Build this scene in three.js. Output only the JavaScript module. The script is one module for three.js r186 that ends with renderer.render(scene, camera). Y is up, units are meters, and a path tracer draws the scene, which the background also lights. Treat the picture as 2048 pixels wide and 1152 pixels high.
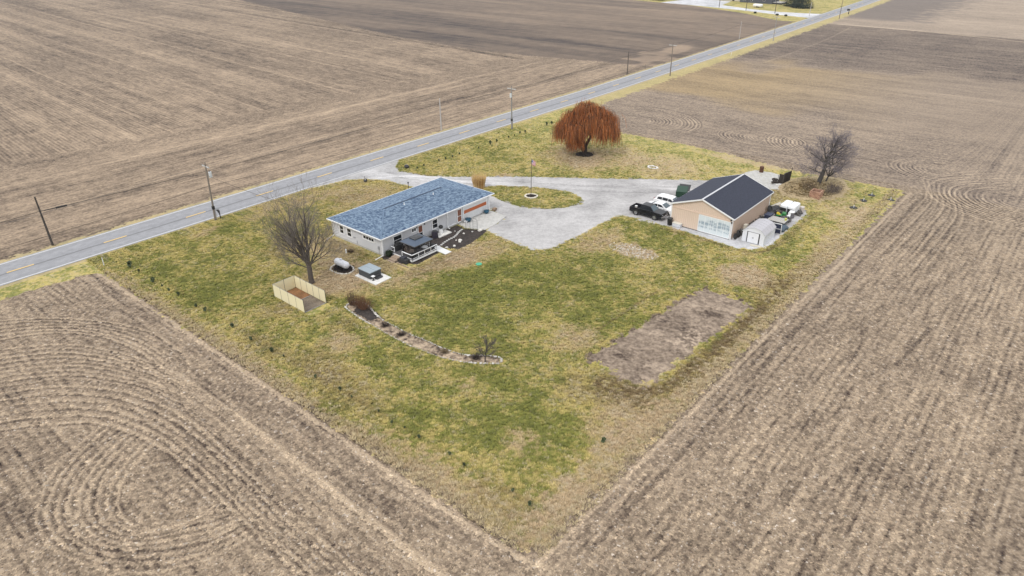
import * as THREE from 'three';
import { mergeGeometries } from 'three/addons/utils/BufferGeometryUtils.js';
import { RoundedBoxGeometry } from 'three/addons/geometries/RoundedBoxGeometry.js';

// ---------------------------------------------------------------- camera, sky, sun, exposure
// x runs along the county road, z from the road towards the lot, metres
const scene = new THREE.Scene();
const camera = new THREE.PerspectiveCamera(45.65, 16 / 9, 1, 6000);
camera.position.set(-18.42, 40.47, 102.39);
{
  const yaw = 0.70211, pitch = 0.49386, roll = -0.00577;
  const fw = new THREE.Vector3(Math.cos(yaw) * Math.cos(pitch), -Math.sin(pitch), -Math.sin(yaw) * Math.cos(pitch));
  const r = new THREE.Vector3().crossVectors(fw, new THREE.Vector3(0, 1, 0)).normalize(), u = new THREE.Vector3().crossVectors(r, fw);
  const r2 = r.clone().multiplyScalar(Math.cos(roll)).addScaledVector(u, Math.sin(roll)), u2 = u.clone().multiplyScalar(Math.cos(roll)).addScaledVector(r, -Math.sin(roll));
  camera.quaternion.setFromRotationMatrix(new THREE.Matrix4().makeBasis(r2, u2, fw.clone().negate()));
}
{ // an even winter overcast, a little brighter overhead
  const W = 64, H = 32, d = new Float32Array(W * H * 4);
  for (let j = 0; j < H; j++) for (let i = 0; i < W; i++) {
    const el = ((j + 0.5) / H - 0.5) * Math.PI, s = Math.max(0, Math.sin(el)), L = 0.76 + 0.4 * s, o = (j * W + i) * 4;
    d[o] = L * 0.99; d[o + 1] = L * 1.0; d[o + 2] = L * 1.03; d[o + 3] = 1;
  }
  const t = new THREE.DataTexture(d, W, H, THREE.RGBAFormat, THREE.FloatType);
  t.mapping = THREE.EquirectangularReflectionMapping; t.magFilter = THREE.LinearFilter; t.needsUpdate = true;
  scene.background = t; scene.environment = t;
}
const sun = new THREE.DirectionalLight(new THREE.Color(1, 0.95, 0.88), 1.35);
sun.name = 'sun_light'; sun.position.set(-70, 130, 40); sun.target.position.set(50, 0, 30);
sun.castShadow = true; sun.shadow.radius = 24;
Object.assign(sun.shadow.camera, { left: -200, right: 300, top: 250, bottom: -200, near: 1, far: 900 });
scene.add(sun, sun.target);
const renderer = new THREE.WebGLRenderer();
renderer.toneMapping = THREE.LinearToneMapping; renderer.toneMappingExposure = 1.27;
renderer.shadowMap.enabled = true;
scene.fog = new THREE.FogExp2(new THREE.Color(0.78, 0.8, 0.84), 0.00009);

// ---------------------------------------------------------------- helpers
function rng(seed) { let s = seed | 0; return () => { s = (s + 0x6d2b79f5) | 0; let t = Math.imul(s ^ (s >>> 15), 1 | s); t = (t + Math.imul(t ^ (t >>> 7), 61 | t)) ^ t; return ((t ^ (t >>> 14)) >>> 0) / 4294967296; }; }
const R0 = rng(77), RN = new Float32Array(65536).map(() => R0());
function vn(x, z) {
  const xi = Math.floor(x), zi = Math.floor(z); let fx = x - xi, fz = z - zi;
  fx = fx * fx * (3 - 2 * fx); fz = fz * fz * (3 - 2 * fz);
  const a = xi & 255, b = (xi + 1) & 255, c = (zi & 255) << 8, d = ((zi + 1) & 255) << 8;
  const p = RN[c + a], q = RN[d + a];
  return (p + (RN[c + b] - p) * fx) * (1 - fz) + (q + (RN[d + b] - q) * fx) * fz;
}
const clamp = (x, a = 0, b = 1) => x < a ? a : x > b ? b : x, lerp = (a, b, t) => a + (b - a) * t;
const sstep = (x, a, b) => { const t = clamp((x - a) / (b - a)); return t * t * (3 - 2 * t); };
const ORD = ['first', 'second', 'third', 'fourth', 'fifth', 'sixth', 'seventh', 'eighth', 'ninth', 'tenth', 'eleventh', 'twelfth', 'thirteenth', 'fourteenth', 'fifteenth', 'sixteenth'];
const TAKEN = new Map();
function numbered(name) { const n = TAKEN.get(name) ?? 0; TAKEN.set(name, n + 1); return n ? name + '_' + String(n).padStart(3, '0') : name; }
function shade(o) { o.traverse((m) => { if (m.isMesh) { m.castShadow = true; m.receiveShadow = true; } }); return o; }
const std = (c, rough = 0.8, more = {}) => new THREE.MeshStandardMaterial({ color: Array.isArray(c) ? new THREE.Color().setRGB(...c) : c, roughness: rough, ...more });
const phy = (c, rough = 0.8, more = {}) => new THREE.MeshPhysicalMaterial({ color: Array.isArray(c) ? new THREE.Color().setRGB(...c) : c, roughness: rough, ...more });
const V = (x, y, z) => new THREE.Vector3(x, y, z);
function thing(name, label, category, [x, y, z] = [0, 0, 0], group) {
  const o = new THREE.Group(); o.name = numbered(name); o.position.set(x, y, z); scene.add(o);
  o.userData = { label, category }; if (group) o.userData.group = group;
  return o;
}
function dup(src, [x, y, z], turn, label, scale = 1) {
  const o = src.clone(); o.name = numbered(src.name.replace(/_\d{3}$/, '')); o.position.set(x, y, z); o.rotation.y = turn; o.scale.setScalar(scale);
  o.userData = { ...src.userData, label: label ?? src.userData.label }; scene.add(o); return o;
}
// collects shapes given in world metres, and builds one mesh in the frame of the thing at `o`
class MB {
  constructor(o = [0, 0, 0]) { this.o = o.isObject3D ? o.position.toArray() : o; this.g = []; this.rp = []; this.rn = []; }
  add(g, m, color) {
    if (g.index) g = g.toNonIndexed();
    if (m) g.applyMatrix4(m);
    for (const k of Object.keys(g.attributes)) if (!['position', 'normal', 'uv'].includes(k)) g.deleteAttribute(k);
    if (!g.attributes.uv) g.setAttribute('uv', new THREE.BufferAttribute(new Float32Array(g.attributes.position.count * 2), 2));
    if (color) { const n = g.attributes.position.count, c = new Float32Array(n * 3); for (let i = 0; i < n; i++) c.set(color, i * 3); g.setAttribute('color', new THREE.BufferAttribute(c, 3)); }
    this.g.push(g); return this;
  }
  box(w, h, d, x, y, z, rx = 0, ry = 0, rz = 0) { return this.add(new THREE.BoxGeometry(w, h, d), new THREE.Matrix4().makeRotationFromEuler(new THREE.Euler(rx, ry, rz)).setPosition(x, y, z)); }
  rbox(w, h, d, x, y, z, r = 0.03, ry = 0, rz = 0, rx = 0) { return this.add(new RoundedBoxGeometry(w, h, d, 2, Math.min(r, w / 2.01, h / 2.01, d / 2.01)), new THREE.Matrix4().makeRotationFromEuler(new THREE.Euler(rx, ry, rz)).setPosition(x, y, z)); }
  cyl(r0, r1, h, x, y, z, seg = 12, rx = 0, ry = 0, rz = 0) { return this.add(new THREE.CylinderGeometry(r1, r0, h, seg), new THREE.Matrix4().makeRotationFromEuler(new THREE.Euler(rx, ry, rz)).setPosition(x, y, z)); }
  bar(a, b, r0, r1 = r0, seg = 6, color) {
    const d = V(b[0] - a[0], b[1] - a[1], b[2] - a[2]), L = d.length(); if (L < 1e-5) return this;
    if (seg < 7 && !color) { // written straight out: thin sticks come in thousands
      const ux = d.x / L, uy = d.y / L, uz = d.z / L; let px = -uz, py = 0, pz = ux; if (px * px + pz * pz < 1e-4) { px = 1; pz = 0; } const pl = Math.hypot(px, pz); px /= pl; pz /= pl; const qx = uy * pz - uz * py, qy = uz * px - ux * pz, qz = ux * py - uy * px;
      for (let i = 0; i < seg; i++) { const A = i / seg * 6.28319, B = (i + 1) / seg * 6.28319, ca = Math.cos(A), sa = Math.sin(A), cb = Math.cos(B), sb = Math.sin(B), n0 = [px * ca + qx * sa, py * ca + qy * sa, pz * ca + qz * sa], n1 = [px * cb + qx * sb, py * cb + qy * sb, pz * cb + qz * sb], w = (p, n, r) => this.rp.push(p[0] + n[0] * r, p[1] + n[1] * r, p[2] + n[2] * r); w(a, n0, r0); w(a, n1, r0); w(b, n1, r1); w(a, n0, r0); w(b, n1, r1); w(b, n0, r1); this.rn.push(...n0, ...n1, ...n1, ...n0, ...n1, ...n0); }
      return this;
    }
    const m = new THREE.Matrix4().compose(V((a[0] + b[0]) / 2, (a[1] + b[1]) / 2, (a[2] + b[2]) / 2), new THREE.Quaternion().setFromUnitVectors(V(0, 1, 0), d.multiplyScalar(1 / L)), V(1, 1, 1));
    return this.add(new THREE.CylinderGeometry(r1, r0, L, seg, 1, seg < 5), m, color);
  }
  // a squared timber between two points
  beam(a, b, w, h) {
    const p = V(...a), q = V(...b), d = q.clone().sub(p), L = d.length(), x = d.clone().multiplyScalar(1 / L), z = V(0, 1, 0).cross(x).negate(); if (z.lengthSq() < 1e-6) z.set(0, 0, 1); z.normalize();
    const y = V().crossVectors(z, x);
    return this.add(new THREE.BoxGeometry(L, h, w), new THREE.Matrix4().makeBasis(x, y, z).setPosition(p.add(q).multiplyScalar(0.5)));
  }
  quad(a, b, c, d, uvs) {
    const g = new THREE.BufferGeometry(), P = [a, b, c, a, c, d]; g.setAttribute('position', new THREE.Float32BufferAttribute(P.flat(), 3));
    if (uvs) g.setAttribute('uv', new THREE.Float32BufferAttribute([uvs[0], uvs[1], uvs[2], uvs[0], uvs[2], uvs[3]].flat(), 2));
    g.computeVertexNormals(); return this.add(g);
  }
  sph(r, x, y, z, sx = 1, sy = 1, sz = 1, a = 12, b = 8) { return this.add(new THREE.SphereGeometry(r, a, b), new THREE.Matrix4().makeScale(sx, sy, sz).setPosition(x, y, z)); }
  ext(shape, depth, m, bevel = 0) { return this.add(new THREE.ExtrudeGeometry(shape, { depth, bevelEnabled: bevel > 0, bevelSize: bevel, bevelThickness: bevel, bevelSegments: 2, curveSegments: 8 }), m); }
  rock(r, x, y, z, seed, sx = 1, sy = 0.6, sz = 1) {
    const g = new THREE.IcosahedronGeometry(r, 1), q = rng(seed), p = g.attributes.position, k = [q() * 50, q() * 50, q() * 50];
    for (let i = 0; i < p.count; i++) { const f = 0.75 + 0.5 * vn(p.getX(i) / r * 1.3 + k[0], p.getZ(i) / r * 1.3 + k[1] + p.getY(i) / r * 2.1); p.setXYZ(i, p.getX(i) * f, p.getY(i) * f, p.getZ(i) * f); }
    g.computeVertexNormals(); return this.add(g, new THREE.Matrix4().makeRotationY(q() * 6).scale(V(sx, sy, sz)).setPosition(x, y, z));
  }
  geo() { if (this.rp.length) { const r = new THREE.BufferGeometry(); r.setAttribute('position', new THREE.Float32BufferAttribute(this.rp, 3)); r.setAttribute('normal', new THREE.Float32BufferAttribute(this.rn, 3)); r.setAttribute('uv', new THREE.BufferAttribute(new Float32Array(this.rp.length / 3 * 2), 2)); this.g.push(r); this.rp = []; } const g = mergeGeometries(this.g); g.translate(-this.o[0], -this.o[1], -this.o[2]); return g; }
  build(name, mat, parent, label) {
    const m = new THREE.Mesh(this.geo(), mat); m.castShadow = m.receiveShadow = true; m.name = parent ? name : numbered(name);
    (parent ?? scene).add(m); if (label) m.userData.label = label; return m;
  }
}
const lin2s = new Uint8Array(4097); for (let i = 0; i <= 4096; i++) { const l = i / 4096; lin2s[i] = Math.round(255 * (l <= 0.0031308 ? 12.92 * l : 1.055 * Math.pow(l, 1 / 2.4) - 0.055)); }
function makeTex(n, f, { w = n, srgb = true } = {}) { // f(u, v, out) in linear values; repeats
  const d = new Uint8Array(w * n * 4), c = [0, 0, 0];
  for (let j = 0; j < n; j++) for (let i = 0; i < w; i++) { f(i / w, j / n, c); const o = (j * w + i) * 4; for (let k = 0; k < 3; k++) d[o + k] = srgb ? lin2s[(clamp(c[k]) * 4096) | 0] : clamp(c[k]) * 255; d[o + 3] = 255; }
  const t = new THREE.DataTexture(d, w, n); t.wrapS = t.wrapT = THREE.RepeatWrapping; t.magFilter = THREE.LinearFilter; if (srgb) t.colorSpace = THREE.SRGBColorSpace; t.needsUpdate = true; return t;
}
// noise that repeats after `per` cells
function vnp(x, z, per) {
  const xi = Math.floor(x), zi = Math.floor(z); let fx = x - xi, fz = z - zi; fx = fx * fx * (3 - 2 * fx); fz = fz * fz * (3 - 2 * fz);
  const w = (k) => ((k % per) + per) % per, a = w(xi), b = w(xi + 1), c = w(zi) << 8, d = w(zi + 1) << 8;
  return lerp(lerp(RN[c + a], RN[c + b], fx), lerp(RN[d + a], RN[d + b], fx), fz);
}

// ---------------------------------------------------------------- the land: outlines in metres
const ROADX = [-200, 140, 153, 168, 200, 235, 276, 330, 380, 430, 700], ROADZ = [0, 0, -0.3, -0.7, -1.4, -2.4, -3.6, -5.6, -7.3, -9.3, -20];
function roadZ(x) { let i = 0; while (i < ROADX.length - 2 && x > ROADX[i + 1]) i++; return lerp(ROADZ[i], ROADZ[i + 1], clamp((x - ROADX[i]) / (ROADX[i + 1] - ROADX[i]))); }
const NB = [[205, -279], [184, -181], [169.5, -113], [166.3, -70], [170.8, -41], [175, -24], [176, 6]];           // stubble / bare field boundary north of the road
function northBound(z) { if (z < NB[0][1]) return 205 + (NB[0][1] - z) * 0.24; let i = 0; while (i < NB.length - 2 && z > NB[i + 1][1]) i++; return lerp(NB[i][0], NB[i + 1][0], clamp((z - NB[i][1]) / (NB[i + 1][1] - NB[i][1]))); }
const LAWN = [[-120, 2.6], [60, 2.6], [140, 2.6], [140, 7.6], [128, 8.4], [118, 14], [109.5, 21], [107.8, 27], [108.5, 39], [108.2, 50], [106.4, 61], [105.8, 67], [106.7, 74], [107.5, 79], [107.6, 82.6], [90, 82.4], [60, 82], [30, 81.5], [9.4, 81.2], [8.7, 80.2], [8.4, 40], [8.2, 11], [7, 8.9], [3, 8], [-120, 8]];
const DRIVE = [[42, 3], [65.5, 3], [63.6, 4.9], [61.3, 6.6], [60.3, 9.1], [61.7, 14.3], [65.1, 19.7], [69.8, 25.1], [74.7, 31.5], [80.2, 39.5], [85.6, 46.5], [90.7, 53.5], [92.5, 57], [91, 59.3], [68.8, 59.6], [68.2, 54.8], [68.3, 52.1], [66.8, 51.2], [63, 51], [57.7, 51], [54.5, 50.7], [52.1, 50.7], [50.2, 49.9], [49.4, 48.8], [49.7, 43.5], [50.3, 39], [56, 38.2], [57, 34], [58, 26], [57.5, 20], [56.1, 16.5], [55.5, 11], [53.9, 7.7], [51, 5.2], [46, 4.5]];
const ISLAND = [[63.8, 26.3], [66.3, 28.2], [68.6, 31.8], [70.5, 35.8], [71.3, 39.4], [70.4, 42.3], [69.4, 43.6], [67.8, 43.9], [65.1, 42.9], [62.5, 40.8], [61, 38], [60.9, 33.7], [61.6, 30.6], [62.3, 27.5]];
const APRON = [[68.7, 58.5], [68.7, 60], [68.4, 64.6], [68, 67.9], [68, 70.8], [68.7, 72.4], [70.7, 73.4], [73.9, 73.7], [78, 73.6], [83.6, 73.6], [86.7, 73.6], [88.1, 72.7], [87.6, 71], [86, 67.8], [72, 60]];
const PLOT = [[32.3, 69.8], [54.2, 72.2], [54.1, 78.6], [48.5, 78.4], [35.1, 77.4], [31.9, 77.4], [31.4, 74.7]];
const MULCH = [[41.6, 34.4], [47.3, 34.4], [49, 34.6], [48.6, 36.5], [50.4, 39.3], [49.8, 39.8], [47, 40.5], [44.9, 40.9], [42.7, 40.8], [41.6, 37.9]];
const BED = [[23.8, 41.4], [22.8, 41.6], [22.3, 43.7], [22.1, 45.8], [22.1, 47.6], [21.9, 49.7], [21.9, 51.8], [21.9, 53.8], [22.1, 55.5], [22.3, 57.2], [22.8, 59.1], [23.5, 60.8], [24.5, 62.3], [25.6, 63.5], [26.3, 62.8], [25.8, 61.7], [24.7, 60.2], [24.1, 58.9], [23.8, 56.9], [23.7, 55.1], [23.6, 53.3], [23.4, 51.5], [23.5, 49.5], [23.5, 47.5], [24, 45.5], [24.6, 43.1], [24.5, 42]];
const PADS = [[49.4, 34], [48.8, 36.4], [50.3, 39.1], [53, 38.9], [56.3, 38.1], [56.6, 34]];
const FARLAWN = [[310, -8], [309, -17], [325, -40], [334, -60], [342, -80], [346, -116], [346, -240], [620, -240], [620, -22], [430, -11]];
const FARDRIVE = [[326, -7], [329, -24], [336.5, -47], [341, -71], [344, -96], [376, -92], [372, -68], [352, -64], [344, -45], [340.4, -28], [345, -7]];
function inside(P, x, z) { let c = false; for (let i = 0, j = P.length - 1; i < P.length; j = i++) { const a = P[i], b = P[j]; if ((a[1] > z) !== (b[1] > z) && x < (b[0] - a[0]) * (z - a[1]) / (b[1] - a[1]) + a[0]) c = !c; } return c; }

// ---------------------------------------------------------------- ground colour tiles (albedo only: soil, residue, grass, stone)
const TILES = [
  { x0: -22, z0: 6, s: 104, bump: true }, { x0: 82, z0: 6, s: 104, bump: true }, { x0: -18, z0: -198, s: 204 },
  { x0: 186, z0: -98, s: 204 }, { x0: -18, z0: -502, s: 408, n: 1400 }, { x0: 390, z0: -300, s: 408, n: 1024 }];
function spline(pts, n = 60) { return new THREE.CatmullRomCurve3(pts.map(([x, z]) => V(x, 0, z)), false, 'centripetal').getPoints(n); }
function masks(T) {
  const n = T.s > 300 ? 1024 : 1536, k = n / T.s;
  const layer = (draw) => { const c = document.createElement('canvas'); c.width = c.height = n; const x = c.getContext('2d'); x.fillStyle = '#000'; x.fillRect(0, 0, n, n); x.setTransform(k, 0, 0, k, -T.x0 * k, -T.z0 * k); x.globalCompositeOperation = 'lighter'; draw(x); return x.getImageData(0, 0, n, n).data; };
  const poly = (x, P, col, comp = 'lighter') => { x.globalCompositeOperation = comp; x.fillStyle = col; x.beginPath(); P.forEach(([a, b], i) => i ? x.lineTo(a, b) : x.moveTo(a, b)); x.closePath(); x.fill(); x.globalCompositeOperation = 'lighter'; };
  const kind = layer((x) => {
    poly(x, LAWN, '#f00'); poly(x, FARLAWN, '#f00');
    poly(x, DRIVE, '#0f0'); poly(x, FARDRIVE, '#0f0'); poly(x, APRON, '#0f0');
    poly(x, ISLAND, '#f00', 'source-over'); poly(x, MULCH, '#f0f', 'source-over');
    x.fillStyle = '#00f'; x.beginPath(); x.ellipse(90.2, 29.3, 1.75, 1.75, 0, 0, 7); x.fill();
    x.beginPath(); x.ellipse(65.6, 35.6, 0.95, 0.95, 0, 0, 7); x.fill();
    x.beginPath(); x.ellipse(28.9, 33.2, 1.3, 1.7, 0, 0, 7); x.fill();
    for (const [a, b] of [[98.2, 78.6], [101.7, 78.9], [94, 78.3], [101.3, 81.9]]) { x.beginPath(); x.ellipse(a, b, 0.6, 0.6, 0, 0, 7); x.fill(); }
    poly(x, [[24.6, 42.1], [24.6, 43.8], [23.8, 46.6], [22.5, 46.5], [22.6, 43.2]], '#00f');
    poly(x, [[34.3, 34.3], [41.6, 34.3], [41.6, 39.3], [36, 39.8], [34.3, 37]], '#00f');
  });
  const q = rng(5);
  const stroke = (x, P, w, col) => { x.strokeStyle = col; x.lineWidth = w; x.lineCap = 'round'; x.lineJoin = 'round'; x.beginPath(); P.forEach((p, i) => i ? x.lineTo(p.x, p.z) : x.moveTo(p.x, p.z)); x.stroke(); };
  const between = (x, A, B, n, from = 0) => { // n passes laid between two guide lines
    const a = spline(A), b = spline(B);
    for (let i = from; i <= n; i++) {
      const t = i / n, P = a.map((p, j) => p.clone().lerp(b[j], t)), l = (0.25 + 0.6 * q()) * 150 | 0, d = (0.3 + 0.6 * q()) * 150 | 0;
      stroke(x, P, 0.26, `rgb(${l},0,0)`);
      const P2 = P.map((p, j) => p.clone().lerp(b[j].clone().sub(a[j]).normalize().multiplyScalar(0.38).add(p), 1)); stroke(x, P2, 0.2, `rgb(0,${d},0)`);
    }
  };
  const streak = layer((x) => {
    const U1o = [[-24, 0], [-4.7, 13.3], [-0.6, 17.4], [3, 23.1], [5.2, 28.9], [5.5, 34.4], [5.2, 38], [4.3, 39.9]], U1i = [[-26, 8], [-6.1, 17.9], [-1.8, 20.9], [1.4, 26.1], [2.6, 31], [2.9, 34.6], [2.9, 37.5], [2.8, 39]];
    const B1 = [[-28, 9], [-6.8, 20.3], [-1.8, 24.7], [1.2, 30.8], [2.9, 37.5], [3.5, 45.9], [3.7, 54.6], [3.6, 66], [3.4, 90]], B2 = [[-30, 18], [-9.1, 28], [-4.3, 31.7], [-1.3, 36.7], [0.5, 42.3], [1.1, 49.2], [0.9, 55], [0.4, 66], [0.2, 90]], B3 = [[-34, 26], [-11.4, 35.4], [-8.7, 37.4], [-5.4, 40.8], [-4, 44.2], [-2.9, 49.4], [-2.8, 57.4], [-2.9, 66], [-2.8, 90]];
    between(x, U1o, U1i, 5); between(x, B1, B2, 8); between(x, B2, B3, 6, 1);
    between(x, [[-4.9, 41.9], [-8.8, 43.9], [-11.6, 46.8], [-13.2, 50.2], [-13.3, 53.9], [-12.1, 57.8], [-9.9, 61.2], [-6.2, 63.5], [-3.3, 64]], [[-3.5, 48.2], [-6.7, 50.4], [-8.3, 52.6], [-8.7, 55.1], [-8, 57.4], [-5.8, 58.9], [-3.2, 59.2], [-3, 59.4], [-2.9, 59.6]], 8);
    const ring = (cx, cz, r0, r1, a0, a1, sx = 1, st = 0.8) => { for (let r = r0; r < r1; r += st) { const P = []; for (let i = 0; i <= 40; i++) { const a = lerp(a0, a1, i / 40); P.push(V(cx + Math.cos(a) * r * sx, 0, cz + Math.sin(a) * r)); } stroke(x, P, 0.34, `rgb(${(0.3 + 0.55 * q()) * 190 | 0},0,0)`); stroke(x, P.map((p) => V(p.x + 0.36, 0, p.z + 0.1)), 0.34, `rgb(0,${(0.3 + 0.6 * q()) * 185 | 0},0)`); } };
    ring(113, 98.5, 3, 14, 2.4, 6.0, 0.9); ring(122.5, 84, 1.5, 8, 1.6, 6.4, 0.95); ring(122.4, 51.5, 1, 9.5, 0.4, 5.6, 0.75); ring(119, 24, 3, 15, -2.2, 1.9, 0.9); ring(126, 66, 8, 15, 3, 5.4, 0.8);
    between(x, [[129, 92], [124, 88], [117.2, 83.5], [112.3, 84.6], [107.5, 85.8], [103.2, 86], [92.3, 85.7], [77.9, 85]], [[128, 106], [121, 95], [115, 89.5], [110, 89.5], [104, 91.6], [99, 92.5], [90, 92.4], [77, 92]], 6);
    // edge furrows of the lot, marked with pale straw
    for (const [P, w, l] of [[[[7.6, 9.4], [7.8, 40], [8, 80.5], [8.5, 82.6]], 0.45, 130], [[[8.4, 82], [30, 82.4], [60, 82.8], [107, 83.6]], 0.4, 120], [[[3.6, 50], [3.3, 63], [3.2, 95]], 0.5, 110], [[[37, 96.7], [27.4, 94.1], [16.3, 92.7]], 0.3, 60], [[[206, 18.5], [264, 18], [305, 15]], 0.9, 60], [[[313, 8], [312.5, 24], [311, 42], [308, 60], [304, 76], [300, 100]], 1.6, 150]]) stroke(x, spline(P), w, `rgb(${l},0,0)`);
    for (const [P, w, l] of [[[[61.3, 96], [51.4, 95]], 0.5, 120], [[[9.2, 30], [9.1, 55], [9.3, 80]], 0.7, 60], [[[12, 84.2], [60, 84.8], [107, 85.6]], 0.5, 90], [[[37.4, 67.7], [43, 67.9], [49.3, 68.2]], 0.35, 150], [[[49, 68.3], [58, 68.6], [63, 69.6], [66, 72], [72, 74.6], [88, 75]], 0.3, 90], [[[30, 76], [32, 78.4], [40, 79], [54, 80]], 1.3, 110], [[[12, 20], [12.1, 45], [12.4, 78]], 0.5, 50], [[[67.4, 59], [67.5, 66], [67.2, 71], [68.5, 73.6], [74, 74.4], [88, 74.3]], 0.6, 110]]) stroke(x, spline(P), w, `rgb(0,${l},0)`);
    for (const P of [[[93, 56], [96.5, 51], [101, 47.5], [107, 46]], [[94.6, 57], [98.1, 52], [102.6, 48.8], [107, 47.5]]]) stroke(x, spline(P), 0.3, 'rgb(120,0,0)');
    for (const P of [[[50, 52], [44, 58], [37, 63], [34, 69]], [[51.6, 52.6], [45.6, 58.8], [38.6, 64], [35.6, 69.4]], [[66, 57], [60, 66], [56, 71]], [[26, 20], [40, 15], [52, 14]], [[27, 21.6], [40, 16.6], [51, 15.6]], [[30, 45], [40, 49], [49, 47]]]) stroke(x, spline(P), 0.32, 'rgb(0,42,0)');
    if (T.z0 < 0) { // combine passes in the stubble and dark strips
      for (let i = 0; i < 46; i++) { const u = -20 + i * 6.1 + q() * 3, z1 = -44 - q() * 6, P = [V(u - 0.064 * -500, 0, -500), V(u - 0.064 * z1, 0, z1)].map((p) => V(u - 0.064 * p.z, 0, p.z)); stroke(x, P, 0.5 + q() * 1.1, `rgb(${(q() * q() * 235) | 0},0,0)`); stroke(x, P.map((p) => V(p.x + 2.4, 0, p.z)), 1 + q() * 1.6, `rgb(0,${(q() * q() * 150) | 0},0)`); }
      for (let i = 0; i < 6; i++) { const z = -9 - i * 6 - q() * 3; stroke(x, [V(-60, 0, z), V(165, 0, z - 1)], 0.35, `rgb(0,${30 + q() * 70 | 0},0)`); stroke(x, [V(-60, 0, z + 2), V(165, 0, z + 1)], 0.9, `rgb(${20 + q() * 50 | 0},0,0)`); }
    }
    // tool marks in the garden plot
    for (let i = 0; i < 26; i++) { const a = 33 + q() * 20, b = 70.5 + q() * 7; stroke(x, [V(a, 0, b), V(a + 0.4 - q() * 0.8, 0, b + 1 + q() * 2)], 0.4 + q() * 0.5, q() < 0.5 ? 'rgb(70,0,0)' : 'rgb(0,70,0)'); }
    if (T.z0 === 6) for (let i = 0; i < 30; i++) { const P = spline([[46 + q() * 14, 6 + q() * 2], [58 + q() * 3, 12], [63 + q() * 4, 24], [76 + q() * 4, 42 + q() * 4], [84 + q() * 4, 55]]); stroke(x, P, 0.35 + q() * 0.5, q() < 0.5 ? 'rgb(40,0,0)' : 'rgb(0,40,0)'); }
  });
  const blobs = (x, list, col) => { for (const [a, b, rx, rz] of list) { const s = Math.max(rx, rz ?? rx); x.save(); x.translate(a, b); x.scale(rx / s, (rz ?? rx) / s); const g = x.createRadialGradient(0, 0, 0, 0, 0, s); g.addColorStop(0, col(1)); g.addColorStop(0.55, col(0.75)); g.addColorStop(1, col(0)); x.fillStyle = g; x.fillRect(-s, -s, 2 * s, 2 * s); x.restore(); } };
  const zone = layer((x) => {
    blobs(x, [[19.4, 55, 6], [36, 47, 9], [62, 60, 7, 9], [20.9, 67, 7], [22.6, 42, 3], [17, 5, 5, 3], [23.8, 12, 9], [35, 60, 12], [46, 58, 10], [15, 63, 4], [30, 52, 10], [20, 75, 5], [44, 64, 8], [27, 64, 7], [65, 35, 5], [84, 12, 10, 5], [30, 18, 8, 5], [14, 30, 4, 8], [17, 70, 6], [66, 64, 4], [16, 20, 6, 10], [30, 10, 12, 4], [76, 8, 10, 3], [96, 14, 8, 5], [100, 78, 6, 3], [72, 77, 8, 3], [40, 52, 9, 6], [14, 25, 3, 8], [24, 58, 6, 5]], (a) => `rgba(150,0,0,${a})`);
    blobs(x, [[17.5, 47.5, 2.6, 3], [34.4, 67, 4, 3], [26.6, 77.9, 7, 3.5], [29, 37, 7, 6], [36, 42.5, 9, 3.5], [44, 43.5, 7, 4], [57, 54.5, 8, 3], [26, 34, 6, 6], [48, 14, 9, 6], [91, 34, 11, 8], [94, 45, 9], [17.8, 73, 3], [69, 66, 2], [92, 78, 8, 5], [106, 55, 3, 12], [60.5, 75, 4.6, 4.8], [60.5, 75, 4, 4], [58, 60, 2.6, 4.6], [58, 60, 2.4, 3.6], [8.8, 45, 1.5, 40], [48, 81.5, 45, 1.4], [12, 80, 7, 3], [20, 80, 12, 2.4], [10, 70, 2.4, 12], [34, 80.6, 8, 1.6], [31, 27, 5, 7], [42, 76.6, 2.2, 1.4], [42, 76.6, 1.6, 1], [24, 8, 4, 1.5], [70, 26, 4, 2], [86, 30, 7, 6], [78, 80, 20, 2], [40, 8, 14, 3], [90, 24, 7, 4], [20.5, 63.5, 1.2, 0.8], [68.6, 60.8, 1, 1], [66.5, 61.5, 1.4, 0.7]], (a) => `rgba(0,150,0,${a})`);
    blobs(x, [[28, 73, 3.4, 4], [29.5, 76, 3.2, 3.6], [29.8, 75, 2, 3], [31, 78.4, 4, 1.6], [37, 79.3, 6, 1.5], [48, 79.8, 7, 1.2], [44, 80, 5, 1.2], [12.5, 55, 3, 7], [13.5, 49, 3, 5], [11.6, 41, 2, 5], [11.3, 76, 2, 4], [57, 78.6, 5, 2.2], [62, 79, 4, 2], [20, 45, 2], [27, 21.6, 4, 3], [32.8, 28, 2.2, 6.5], [37, 41.6, 6, 2], [33, 36.6, 3, 2.5], [95, 69, 8, 6], [100, 74, 7, 3], [90, 66, 6, 3], [46, 12.5, 4, 1.8], [18, 36, 4, 2.4], [56, 80, 30, 1.4], [87.4, 29.6, 5, 4]], (a) => `rgba(0,0,150,${a})`);
  });
  return { n, k, kind, streak, zone };
}
const C = { soil: [0.118, 0.094, 0.078], res: [0.335, 0.272, 0.212], pale: [0.4, 0.36, 0.32], green: [0.182, 0.186, 0.038], deep: [0.095, 0.106, 0.026], straw: [0.42, 0.34, 0.115], tan: [0.385, 0.285, 0.17], brown: [0.135, 0.092, 0.042], gravel: [0.43, 0.432, 0.438], mulch: [0.022, 0.018, 0.016] };
const mixc = (o, c, t) => { for (let i = 0; i < 3; i++) o[i] += (c[i] - o[i]) * t; };
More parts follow.
